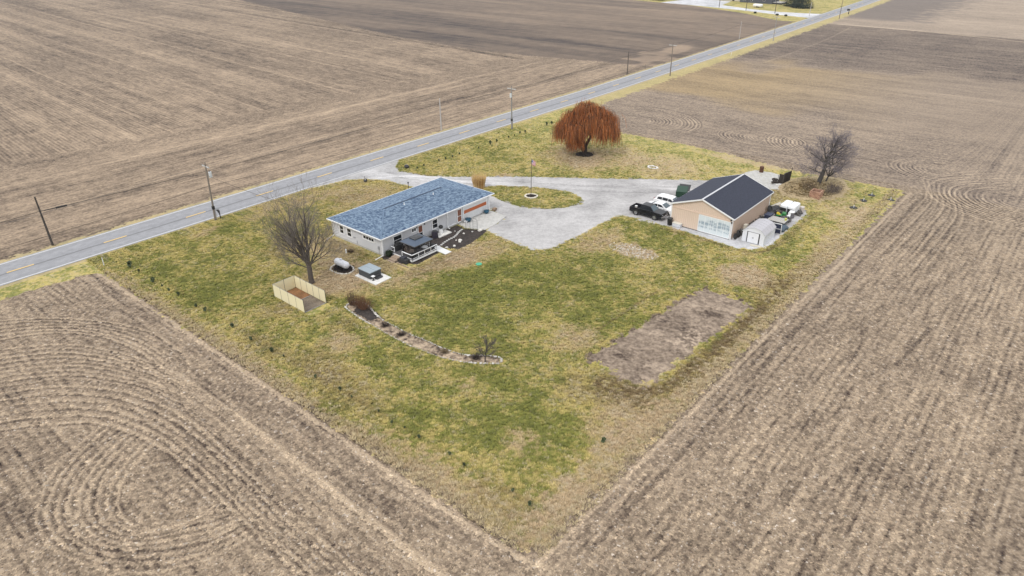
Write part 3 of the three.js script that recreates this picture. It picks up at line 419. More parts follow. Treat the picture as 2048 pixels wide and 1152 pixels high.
  new MB(h).box(2.9, 0.16, 0.06, 48.55, 0.28, Z1 + 0.06).build('skirt_board', M.trim, h);
  const met = new MB(h); met.box(0.1, 0.45, 0.28, X0 - 0.08, 1.05, 33.6).cyl(0.03, 0.03, 0.9, X0 - 0.06, 0.5, 33.6, 8).cyl(0.1, 0.1, 0.09, X0 - 0.16, 1.1, 33.6, 12, 0, 0, Math.PI / 2); met.build('electric_meter', std([0.35, 0.36, 0.37], 0.5), h);
  new MB(h).box(0.12, 0.16, 0.34, X0 - 0.07, 1.15, 28.4).build('vent_hood', std([0.3, 0.31, 0.33], 0.5), h); new MB(h).cyl(0.03, 0.03, 0.5, X0 - 0.06, 0.55, 28.9, 8).build('pipe', std([0.3, 0.31, 0.33], 0.5), h);
  for (const [x, y] of [[42.6, 2.25], [41.05, 2.2]]) new MB(h).box(0.1, 0.2, 0.12, x, y, Z1 + 0.1).build('wall_lamp', M.black, h);
}
{ // concrete pads by the house: slabs of their own
  const pad = (P, y, name, mat, joints = []) => { const s = new THREE.Shape(); P.forEach(([x, z], i) => i ? s.lineTo(x, -z) : s.moveTo(x, -z)); const g = new THREE.ExtrudeGeometry(s, { depth: y + 0.15, bevelEnabled: false }); g.rotateX(-Math.PI / 2); g.translate(0, -0.15, 0); const uv = g.attributes.uv; for (let i = 0; i < uv.count; i++) uv.setXY(i, uv.getX(i) / 2.5, uv.getY(i) / 2.5); const m = new THREE.Mesh(g, mat); m.name = numbered(name); m.userData.kind = 'structure'; m.castShadow = m.receiveShadow = true; scene.add(m); };
  pad([[49.4, 34.5], [48.8, 36.4], [50.3, 39.1], [53, 38.9], [56.3, 38.1], [56.5, 34.5]], 0.05, 'garage_apron', M.conc);
  pad([[44, 34.6], [46.5, 34.6], [46.5, 35.95], [44, 35.95]], 0.09, 'concrete_pad', M.concpale);
  pad([[28.55, 36.05], [31.2, 36.0], [31.2, 40.15], [28.55, 40.2]], 0.1, 'concrete_pad', M.concpale);
  pad([[93.5, 60.2], [99.3, 58], [101.7, 58.9], [102.4, 61.8], [101.6, 65.2], [98.2, 65.6], [95.2, 67], [94, 65.2]], 0.06, 'concrete_slab', M.conc);
}
{ // stepping stones, white ramp slab, garden rocks
  const st = [[41.9, 38], [42.45, 37.9], [42.95, 37.72], [43.45, 37.6], [43.95, 37.5], [44.45, 37.42], [44.95, 37.4], [45.45, 37.38], [45.9, 37.25], [46.35, 37.1], [46.8, 36.85], [47.25, 36.65], [47.7, 36.5], [48.2, 36.35]];
  const src = thing('stepping_stone', 'pale square stepping stone nearest the ramp, first of the curved path', 'paving stone', [st[0][0], 0, st[0][1]], 'stepping stones crossing the mulch bed');
  new MB(src).rbox(0.29, 0.09, 0.33, st[0][0], 0.03, st[0][1], 0.02).build('slab', M.conc, src);
  st.slice(1).forEach(([x, z], i) => dup(src, [x, 0, z], 0.3 + i * 0.05, i === 12 ? 'pale square stepping stone at the garage end, last of the curved path' : `pale square stepping stone, ${ORD[i + 1]} of the curved path counted from the ramp`));
  const ramp = thing('ramp', 'flat white ramp slab running from the deck end out to the lawn', 'ramp', [41, 0, 39.4]);
  new MB(ramp).box(1.15, 0.1, 2.75, 41.05, 0.12, 39.3, 0.04).build('slab', std([0.62, 0.63, 0.63], 0.7), ramp);
  const rk = [[42.2, 39.2, 0.34, 'flat pinkish garden rock nearest the ramp in the mulch bed'], [43.3, 39.6, 0.3, 'whitish garden rock at the outer edge of the mulch bed'], [44.9, 38.4, 0.18, 'small white rock just above the white rock cluster'], [45.2, 38.9, 0.4, 'largest white rock in the middle of the mulch bed'], [44.8, 39.2, 0.28, 'white rock touching the largest one in the mulch bed'], [47.3, 37.6, 0.24, 'lone white rock beside the upper stepping stones'], [49.7, 38.7, 0.5, 'big white boulder at the mulch corner by the gravel'], [48.6, 38.1, 0.2, 'small grey rock below the garden arch'], [47.1, 36.0, 0.16, 'small grey rock between house wall and stepping stones']];
  rk.forEach(([x, z, r, l], i) => { const t = thing('garden_rock', l, 'rock', [x, 0, z]); new MB(t).rock(r * 0.72, x, r * 0.2, z, 40 + i).build('stone', i === 0 || i > 6 ? M.conc : std([0.56, 0.54, 0.5], 0.9), t); });
}
// ---------------------------------------------------------------- deck, gazebo and what stands about them
{
  const d = thing('deck', 'small wooden deck with white railing against the house wall', 'deck', [38, 0, 37]);
  const y = 0.42, x0 = 35.85, x1 = 40.45, z0 = 34.5, z1 = 39.05;
  for (let i = 0; i < 30; i++) new MB(d).box((x1 - x0), 0.035, 0.145, (x0 + x1) / 2, y, z0 + 0.08 + i * 0.152).build('deck_board', i % 3 ? std([0.085, 0.083, 0.088], 0.8) : std([0.11, 0.105, 0.108], 0.8), d);
  const j = new MB(d); j.box(x1 - x0, 0.24, 0.05, (x0 + x1) / 2, y - 0.14, z1 + 0.03).box(0.05, 0.24, z1 - z0, x0 - 0.03, y - 0.14, (z0 + z1) / 2).box(0.05, 0.24, z1 - z0, x1 + 0.03, y - 0.14, (z0 + z1) / 2); j.build('rim_joist', M.trim, d);
  const rail = (a, b, n) => { const r = new MB(d).beam([a[0], 1.14, a[1]], [b[0], 1.14, b[1]], 0.15, 0.05).build('railing', M.trim, d); new MB(d).beam([a[0], 0.56, a[1]], [b[0], 0.56, b[1]], 0.05, 0.06).build('bottom_rail', M.trim, r); for (let i = 0; i <= n; i++) new MB(d).box(0.075, 0.9, 0.075, lerp(a[0], b[0], i / n), 0.72, lerp(a[1], b[1], i / n)).build('post', M.trim, r); const w = new MB(d); for (let i = 1; i < 5; i++) w.bar([a[0], 0.56 + i * 0.115, a[1]], [b[0], 0.56 + i * 0.115, b[1]], 0.012, 0.012, 4); w.build('rail_wire', M.darksteel, r); };
  rail([x0, z1], [x1, z1], 4); rail([x0, 37.1], [x0, z1], 1); rail([x0 + 0.2, 34.62], [x0 + 0.2, 35.3], 1);
  rail([x1, 36.6], [x1, 37.6], 1);
  const st = thing('steps', 'low wooden steps leading up to the deck from the lawn', 'steps', [35, 0, 36.2]);
  new MB(st).box(0.75, 0.28, 1.2, 35.45, 0.14, 36.25).build('tread', M.wood, st); new MB(st).box(0.5, 0.14, 1.3, 34.85, 0.07, 36.3).build('tread', M.wood, st); new MB(st).box(0.3, 0.05, 1.3, 34.35, 0.03, 36.4).build('tread', M.wood, st);
  const tb = thing('timber_edging', 'long timber laid on the soil below the deck corner', 'timber', [34.6, 0, 38.6]); new MB(tb).beam([34.6, 0.06, 37.3], [34.5, 0.06, 39.7], 0.12, 0.12).build('timber', M.wood, tb);
  // gazebo: four posts and a two-tier pavilion roof
  const g = thing('gazebo', 'dark grey hardtop gazebo standing on the deck', 'gazebo', [37.75, 0, 37.75]);
  const cx = 38.05, cz = 37.65, rx = 1.74, rz = 1.5, ey = 2.2, ty = 2.6;
  const roofM = std([0.055, 0.08, 0.12], 0.5);
  for (const [a, b] of [[-1, -1], [1, -1], [-1, 1], [1, 1]]) new MB(g).box(0.16, 1.8, 0.16, cx + a * (rx - 0.3), 1.32, cz + b * (rz - 0.3)).build('post', M.black, g);
  const r = new MB(g), c4 = [[-1, -1], [1, -1], [1, 1], [-1, 1]], o = c4.map(([a, b]) => [cx + a * rx, ey, cz + b * rz]), t = c4.map(([a, b]) => [cx + a * 0.62, ty, cz + b * 0.45]);
  for (let i = 0; i < 4; i++) { const k = (i + 1) % 4; r.quad(o[k], o[i], t[i], t[k]); r.quad(o[i].map((v, q) => q === 1 ? v - 0.03 : v), o[k].map((v, q) => q === 1 ? v - 0.03 : v), t[k].map((v, q) => q === 1 ? v - 0.03 : v), t[i].map((v, q) => q === 1 ? v - 0.03 : v)); }
  const rm = r.build('roof', roofM, g); for (let i = 0; i < 4; i++) { const k = (i + 1) % 4; new MB(g).beam(o[i].map((v, q) => q === 1 ? v - 0.02 : v), o[k].map((v, q) => q === 1 ? v - 0.02 : v), 0.09, 0.1).build('fascia', M.darksteel, rm); }
  const c = new MB(g); { const b = c4.map(([p, q]) => [cx + p * 0.76, ty + 0.1, cz + q * 0.56]), tt = c4.map(([p, q]) => [cx + p * 0.34, ty + 0.22, cz + q * 0.2]); for (let i = 0; i < 4; i++) { const k = (i + 1) % 4; c.quad(b[k], b[i], tt[i], tt[k]); c.quad(b[i], b[k], [b[k][0], b[k][1] - 0.1, b[k][2]], [b[i][0], b[i][1] - 0.1, b[i][2]]); } c.quad(tt[3], tt[2], tt[1], tt[0]); } c.build('top_tier', M.darksteel, rm);
  // furniture
  const tbl = thing('round_table', 'small round white table on the deck behind the railing', 'table', [38.9, 0.44, 38.3]); new MB(tbl).cyl(0.45, 0.45, 0.04, 38.9, 1.1, 38.3, 24).build('tabletop', M.white, tbl); new MB(tbl).cyl(0.04, 0.04, 0.64, 38.9, 0.77, 38.3, 10).cyl(0.25, 0.22, 0.03, 38.9, 0.455, 38.3, 16).build('pedestal', M.black, tbl);
  const chair = (x, z, turn, l, m) => { const k = thing('patio_chair', l, 'chair', [x, 0.44, z]); const q = [x, 0.44, z]; const B = () => new MB(q); B().rbox(0.62, 0.14, 0.62, x, 0.84, z, 0.04).build('seat', m, k); B().rbox(0.12, 0.62, 0.62, x - 0.3, 1.15, z, 0.04).build('backrest', m, k); for (const s of [-1, 1]) B().rbox(0.62, 0.1, 0.09, x, 1.08, z + s * 0.34, 0.03).build('armrest', m, k); for (const a of [-1, 1]) for (const b of [-1, 1]) B().box(0.05, 0.36, 0.05, x + a * 0.27, 0.62, z + b * 0.3).build('leg', M.black, k); k.rotation.y = turn; };
  const cushion = std([0.1, 0.085, 0.075], 0.9);
  chair(37.1, 37.9, 0.4, 'brown patio chair under the gazebo nearest the corner post', cushion); chair(37.3, 36.7, -0.3, 'brown patio chair under the gazebo nearest the house', cushion); chair(39.2, 36.7, 3.4, 'dark patio chair at the far end of the deck under the gazebo', std([0.03, 0.034, 0.05], 0.8));
  const fp = thing('round_fire_bowl', 'black round covered bowl on the deck behind the short railing', 'fire bowl', [36.5, 0.44, 38.3]); new MB(fp).sph(0.5, 36.5, 0.78, 38.3, 1, 0.55, 1, 18, 10).build('bowl', M.black, fp); new MB(fp).cyl(0.3, 0.34, 0.2, 36.5, 0.53, 38.3, 14).build('stand', M.darksteel, fp);
  const gr = thing('covered_grill', 'black covered grill beside the house wall near the deck', 'grill', [36.5, 0.44, 35.4]); new MB(gr).rbox(1.2, 0.95, 0.6, 36.9, 0.92, 35.1, 0.14).build('cover', std([0.022, 0.023, 0.025], 0.8), gr); new MB(gr).rbox(0.6, 0.3, 0.5, 36.9, 1.5, 35.1, 0.12).build('hood', std([0.022, 0.023, 0.025], 0.8), gr);
  const cr = thing('dark_crate_stack', 'dark covered box standing on the soil under the deck corner', 'box', [35.3, 0, 38.2]); new MB(cr).rbox(0.75, 0.62, 1.3, 35.3, 0.31, 38.1, 0.08).build('cover', M.dark, cr); new MB(cr).rbox(0.7, 0.2, 0.8, 35.3, 0.72, 37.9, 0.08).build('top', std([0.03, 0.032, 0.042], 0.7), cr);
  const so = thing('outdoor_sofa', 'dark brown corner sofa under the gazebo along the house side', 'sofa', [38.2, 0.44, 36.4]); new MB(so).rbox(2.4, 0.36, 0.8, 38.2, 0.62, 36.2, 0.06).rbox(0.8, 0.36, 1.0, 37.3, 0.62, 37.0, 0.06).build('seat', std([0.075, 0.058, 0.048], 0.9), so); new MB(so).rbox(2.4, 0.5, 0.2, 38.2, 0.95, 35.85, 0.06).build('backrest', std([0.05, 0.04, 0.035], 0.9), so);
  const lo = thing('lounge_chair', 'black lounge chair on the deck by the far gazebo post', 'chair', [39.9, 0.44, 37.2]); new MB(lo).rbox(0.6, 0.12, 1.0, 39.9, 0.72, 37.3, 0.04).build('seat', M.black, lo); new MB(lo).rbox(0.6, 0.7, 0.12, 39.9, 1.0, 36.8, 0.04, 0, 0, -0.3).build('backrest', M.black, lo); for (const a of [-1, 1]) for (const b of [-1, 1]) new MB(lo).box(0.05, 0.26, 0.05, 39.9 + a * 0.26, 0.57, 37.3 + b * 0.4).build('leg', M.black, lo);
  const pb = thing('patio_bin', 'dark round bin on the deck at the far railing corner', 'bin', [40.1, 0.44, 38.6]); new MB(pb).cyl(0.24, 0.28, 0.7, 40.1, 0.8, 38.6, 16).build('bin', M.dark, pb); new MB(pb).cyl(0.3, 0.26, 0.08, 40.1, 1.18, 38.6, 16).build('lid', M.black, pb);
  const ev = thing('porch_shrub', 'low dark green shrub in front of the house corner by the steps', 'shrub', [35.3, 0, 35]); leafBall(ev, 35.35, 0.45, 34.95, 0.55, 700, 3, [0.02, 0.035, 0.014]);
  const ac = thing('air_conditioner', 'dark round air conditioner unit beside the white pad at the house wall', 'air conditioner', [43.7, 0, 35.3]); new MB(ac).cyl(0.44, 0.44, 0.92, 43.7, 0.5, 35.3, 20).build('casing', std([0.035, 0.03, 0.05], 0.5), ac); const fan = new MB(ac); fan.cyl(0.4, 0.4, 0.03, 43.7, 0.975, 35.3, 20); for (let i = 0; i < 20; i++) fan.box(0.02, 0.88, 0.02, 43.7 + Math.cos(i * 0.314) * 0.445, 0.5, 35.3 + Math.sin(i * 0.314) * 0.445); fan.build('grille', M.darksteel, ac);
  const kg = thing('kettle_grill', 'black grill with a white side cabinet under the single window', 'grill', [45.2, 0.09, 35]); new MB(kg).sph(0.34, 45.3, 1.05, 34.95, 1, 0.8, 1, 16, 10).build('lid', M.black, kg); new MB(kg).rbox(0.4, 0.55, 0.4, 45.15, 0.4, 35.1, 0.03).build('cabinet', M.white, kg); new MB(kg).bar([45.3, 0.1, 34.8], [45.3, 0.85, 34.9], 0.025).bar([45.55, 0.1, 35.1], [45.4, 0.85, 35], 0.025).build('leg', M.black, kg);
  const arch = thing('garden_arch', 'thin dark metal garden arch at the end of the stepping stones', 'garden arch', [49.2, 0, 37.5]);
  for (const dx of [-0.28, 0.28]) { const P = []; for (let i = 0; i <= 16; i++) { const a = Math.PI * i / 16; P.push(V(49.15 + dx * 0.6 - Math.cos(a) * 0.32, i === 0 || i === 16 ? 0 : 1.35 + Math.sin(a) * 0.45, 37.45 + dx - Math.cos(a) * 0.42)); } new MB(arch).add(new THREE.TubeGeometry(new THREE.CatmullRomCurve3(P), 40, 0.022, 5)).build('hoop', M.darksteel, arch); }
  for (let s = -1; s <= 1; s += 2) for (let i = 1; i < 6; i++) new MB(arch).bar([49.15 - 0.17 + s * 0.32, i * 0.25, 37.45 - 0.28 + s * 0.42], [49.15 + 0.17 + s * 0.32, i * 0.25, 37.45 + 0.28 + s * 0.42], 0.014, 0.014, 4).build('rung', M.darksteel, arch);
  const pot = (x, z, l, r, m) => { const p = thing('planter_pot', l, 'planter', [x, 0, z]); new MB(p).add(new THREE.LatheGeometry([[0, 0], [r * 0.7, 0], [r, r * 0.7], [r * 1.05, r * 1.2], [r * 0.9, r * 1.2], [r * 0.85, r * 0.9], [0, r * 0.85]].map(([a, b]) => new THREE.Vector2(a, b)), 18), new THREE.Matrix4().setPosition(x, 0.04, z)).build('pot', m, p); new MB(p).cyl(r * 0.84, r * 0.84, 0.02, x, r * 0.92, z, 16).build('soil', std([0.03, 0.024, 0.02], 1), p); };
  const teal = std([0.012, 0.07, 0.125], 0.35); pot(51.0, 35.05, 'blue glazed planter pot left of the orange-striped garage door', 0.44, teal); pot(55.25, 34.95, 'blue glazed planter pot at the right end of the garage door', 0.4, teal); pot(50.45, 35.05, 'small white planter pot beside the side door', 0.26, M.white);
  const fw = thing('firewood_pile', 'small pile of split logs at the far garage corner', 'log pile', [57, 0, 35.2]); for (let i = 0; i < 12; i++) new MB(fw).cyl(0.07, 0.07, 0.5, 56.8 + (i % 4) * 0.17, 0.09 + (i >> 2) * 0.13, 35 + (i % 3) * 0.05, 7, Math.PI / 2, i * 0.4).build('log', i % 3 ? M.wood : std([0.25, 0.13, 0.07], 0.9), fw);
  const mh = thing('septic_lid', 'round green plastic lid set in the lawn', 'lid', [41.2, 0, 46.2]); new MB(mh).cyl(0.42, 0.4, 0.12, 41.2, 0.07, 46.2, 24).build('lid', std([0.05, 0.34, 0.2], 0.6), mh); new MB(mh).cyl(0.46, 0.46, 0.05, 41.2, 0.025, 46.2, 24).build('riser', M.dark, mh);
}
function leafBall(parent, x, y, z, r, n, seed, col, sy = 1, size = 0.09, label) { // a crown of many small leaf faces
  const q = rng(seed), g = new MB(parent);
  for (let i = 0; i < n; i++) { let a, b, c; do { a = q() * 2 - 1; b = q() * 2 - 1; c = q() * 2 - 1; } while (a * a + b * b + c * c > 1); const k = 0.6 + 0.4 * vn(a * 2 + seed, b * 2 + c * 3), s = size * (0.6 + 0.8 * q()); g.add(new THREE.PlaneGeometry(s, s * 1.6), new THREE.Matrix4().makeRotationFromEuler(new THREE.Euler(q() * 6, q() * 6, q() * 6)).setPosition(x + a * r * k, y + b * r * sy * k, z + c * r * k)); }
  return g.build('crown', std(col, 0.9, { side: THREE.DoubleSide }), parent, label);
}
// ---------------------------------------------------------------- side yard: propane tank, hot tub, dog pen
{
  const t = thing('propane_tank', 'white horizontal propane tank inside a ring of pale stones', 'propane tank', [28.85, 0, 33.1]);
  new MB(t).add(new THREE.CapsuleGeometry(0.47, 1.75, 8, 20), new THREE.Matrix4().makeRotationX(Math.PI / 2).setPosition(28.85, 0.8, 33.1)).build('tank', std([0.6, 0.62, 0.66], 0.45), t); new MB(t).cyl(0.16, 0.16, 0.24, 28.85, 1.3, 33, 14).sph(0.16, 28.85, 1.42, 33, 1, 0.5, 1).build('valve_dome', std([0.6, 0.62, 0.66], 0.45), t); for (const z of [32.4, 33.8]) new MB(t).box(0.6, 0.34, 0.18, 28.85, 0.17, z).build('foot', M.darksteel, t);
  const ringOf = (name, label, cat, cx, cz, rx, rz, n, r, mat, a0 = 0, a1 = Math.PI * 2) => { const k = thing(name, label, cat, [cx, 0, cz]); for (let i = 0; i < n; i++) { const a = lerp(a0, a1, i / n), rr = 0.94 + 0.12 * RN[i * 3 + n]; new MB(k).rock(r * (0.8 + 0.5 * RN[i + n]), cx + Math.cos(a) * rx * rr, r * 0.35, cz + Math.sin(a) * rz * rr, i + n * 7, 1, 0.75, 0.8).build('stone', mat, k); } return k; };
  const pale = std([0.55, 0.53, 0.49], 0.9);
  ringOf('stone_ring', 'ring of pale stones around the propane tank', 'stone edging', 28.75, 33.2, 1.3, 1.75, 34, 0.12, pale);
  ringOf('stone_ring', 'ring of big pale stones around the flagpole base', 'stone edging', 65.6, 35.6, 1.0, 1.0, 22, 0.17, std([0.62, 0.58, 0.5], 0.9));
  ringOf('stone_ring', 'small scatter ring of white stones in the lawn behind the gravel drive', 'stone edging', 91.4, 43.7, 0.7, 0.9, 16, 0.2, std([0.62, 0.6, 0.58], 0.9));
  // stones along both edges of the long curved bed
  const bed = thing('stone_edging', 'long curved row of white edging stones round the narrow flower bed', 'stone edging', [23.5, 0, 52]);
  const loop = new THREE.CatmullRomCurve3(BED.map(([x, z]) => V(x, 0, z)), true, 'centripetal'); const stoneGeo = [0, 1, 2, 3].map((i) => new MB().rock(0.11, 0, 0, 0, 300 + i, 1.1, 0.7, 0.8).geo()), stMat = [std([0.4, 0.375, 0.34], 0.9), std([0.3, 0.275, 0.245], 0.9), std([0.56, 0.54, 0.5], 0.9)];
  for (let i = 0; i < 210; i++) { const p = loop.getPointAt((i + 0.6 * RN[i + 400]) / 210), m = new THREE.Mesh(stoneGeo[i % 4], stMat[(RN[i] * 3) | 0]); m.name = 'stone'; m.position.set(p.x - 23.5 + (RN[i + 50] - 0.5) * 0.1, 0.05, p.z - 52 + (RN[i + 90] - 0.5) * 0.1); m.rotation.y = RN[i + 7] * 6; m.scale.setScalar((0.7 + 0.7 * RN[i + 33]) * (p.z < 47 || p.z > 60 ? 1.05 : 0.7)); m.castShadow = m.receiveShadow = true; bed.add(m); }
  // hot tub
  const h = thing('hot_tub', 'square dark grey hot tub with a pale blue-grey cover on a concrete pad', 'hot tub', [29.95, 0.1, 37.45]);
  new MB(h).rbox(1.85, 0.86, 2.3, 29.95, 0.53, 37.45, 0.08).build('cabinet', std([0.06, 0.068, 0.075], 0.6), h); const sl = new MB(h); for (let i = 0; i < 9; i++) { sl.box(0.02, 0.7, 0.03, 29.0, 0.5, 36.45 + i * 0.25); sl.box(0.03, 0.7, 0.02, 29.2 + i * 0.19, 0.5, 38.62); } sl.build('cabinet_rib', std([0.085, 0.095, 0.1], 0.6), h);
  for (const s of [-1, 1]) new MB(h).rbox(0.97, 0.12, 2.42, 29.95 + s * 0.49, 1.01, 37.45, 0.04).build('cover_half', std([0.26, 0.31, 0.345], 0.6), h);
  const stp = thing('hot_tub_steps', 'dark two-tread steps against the hot tub side', 'steps', [30.0, 0.1, 38.95]); new MB(stp).box(0.95, 0.2, 0.6, 30.05, 0.2, 38.98).build('tread', M.darksteel, stp); new MB(stp).box(0.95, 0.2, 0.3, 30.05, 0.4, 38.83).build('tread', M.darksteel, stp);
  const st2 = thing('side_stand', 'small white-topped stand beside the hot tub corner', 'stand', [29.15, 0.1, 38.95]); new MB(st2).rbox(0.42, 0.08, 0.42, 29.2, 0.66, 39.0, 0.02).build('top', M.white, st2); new MB(st2).box(0.08, 0.52, 0.08, 29.2, 0.36, 39).box(0.3, 0.04, 0.3, 29.2, 0.12, 39).build('leg', M.black, st2);
  // dog pen of cream panels
  const p = thing('dog_pen', 'roofless rectangular pen of cream panels with one open side', 'dog pen', [20.3, 0, 36]);
  const x0 = 18.82, x1 = 21.85, z0 = 32.85, z1 = 39.1, H = 1.68, cream = std([0.72, 0.66, 0.45], 0.6, { side: THREE.DoubleSide });
  const panel = (a, b) => new MB(p).beam([a[0], H / 2 + 0.03, a[1]], [b[0], H / 2 + 0.03, b[1]], 0.03, H - 0.06).build('panel', cream, p);
  const seq = (a, b, n) => { for (let i = 0; i < n; i++) panel([lerp(a[0], b[0], (i + 0.012) / n), lerp(a[1], b[1], (i + 0.012) / n)], [lerp(a[0], b[0], (i + 0.988) / n), lerp(a[1], b[1], (i + 0.988) / n)]); for (let i = 0; i <= n; i++) new MB(p).cyl(0.03, 0.03, H + 0.05, lerp(a[0], b[0], i / n), (H + 0.05) / 2, lerp(a[1], b[1], i / n), 8).build('post', M.darksteel, p); };
  seq([x0, z0], [x0, z1], 4); seq([x1, z0], [x1, z1], 5); seq([x0 + 0.02, z0], [x1 - 0.02, z0], 2);
  const rails = new MB(p); for (const y of [0.06]) rails.bar([x0, y, z1], [x1, y, z1], 0.03).bar([x0, y, 36.1], [x1, y, 36.1], 0.03).bar([x0, H, z0], [x0, H, z1], 0.02).bar([x1, H, z0], [x1, H, z1], 0.02).bar([x0, H, z0], [x1, H, z0], 0.02); rails.build('frame_rail', std([0.34, 0.36, 0.38], 0.5, { metalness: 0.5 }), p);
  const dirt = (c, sd) => std([1, 1, 1], 1, { map: makeTex(128, (u, v, o) => { const n = 0.6 * vnp(u * 5 + sd, v * 5, 128) + 0.6 * vnp(u * 22, v * 22, 22); for (let i = 0; i < 3; i++) o[i] = c[i] * (0.5 + n * 0.9); }) });
  new MB(p).box(x1 - x0 - 0.1, 0.05, 3.15, (x0 + x1) / 2, 0.02, 34.5).build('bare_earth_floor', dirt([0.2, 0.1, 0.045], 3), p); new MB(p).box(x1 - x0 - 0.1, 0.04, 2.9, (x0 + x1) / 2, 0.02, 37.58).build('mat_floor', dirt([0.16, 0.13, 0.1], 8), p);
  const fig = thing('garden_figure', 'small white garden ornament in front of the house end wall', 'ornament', [32.2, 0, 29.6]); new MB(fig).cyl(0.12, 0.07, 0.42, 32.2, 0.21, 29.6, 10).sph(0.1, 32.2, 0.5, 29.6).build('body', M.white, fig);
  const br = thing('low_bush', 'low leafless brown bush in front of the house end wall', 'bush', [32.6, 0, 29.9]); twigBall(br, 32.7, 29.9, 0.45, 0.5, 120, 5, [0.1, 0.065, 0.04]);
}
function twigBall(parent, x, z, r, h, n, seed, col, name = 'stems') { const q = rng(seed), g = new MB(parent); for (let i = 0; i < n; i++) { const a = q() * 6.283, k = Math.sqrt(q()), x0 = x + Math.cos(a) * k * r * 0.35, z0 = z + Math.sin(a) * k * r * 0.35, tilt = k * r, hh = h * (0.55 + 0.5 * q()) * (1 - 0.35 * k * k), m = [x0 + Math.cos(a) * tilt * 0.5, hh * 0.6, z0 + Math.sin(a) * tilt * 0.5]; g.bar([x0, 0, z0], m, 0.012, 0.009, 3); for (let j = 0; j < 2; j++) g.bar(m, [x0 + Math.cos(a + (q() - 0.5)) * tilt, hh * (0.9 + 0.2 * q()), z0 + Math.sin(a + (q() - 0.5)) * tilt], 0.008, 0.004, 3); } return g.build(name, std(col, 0.95), parent); }
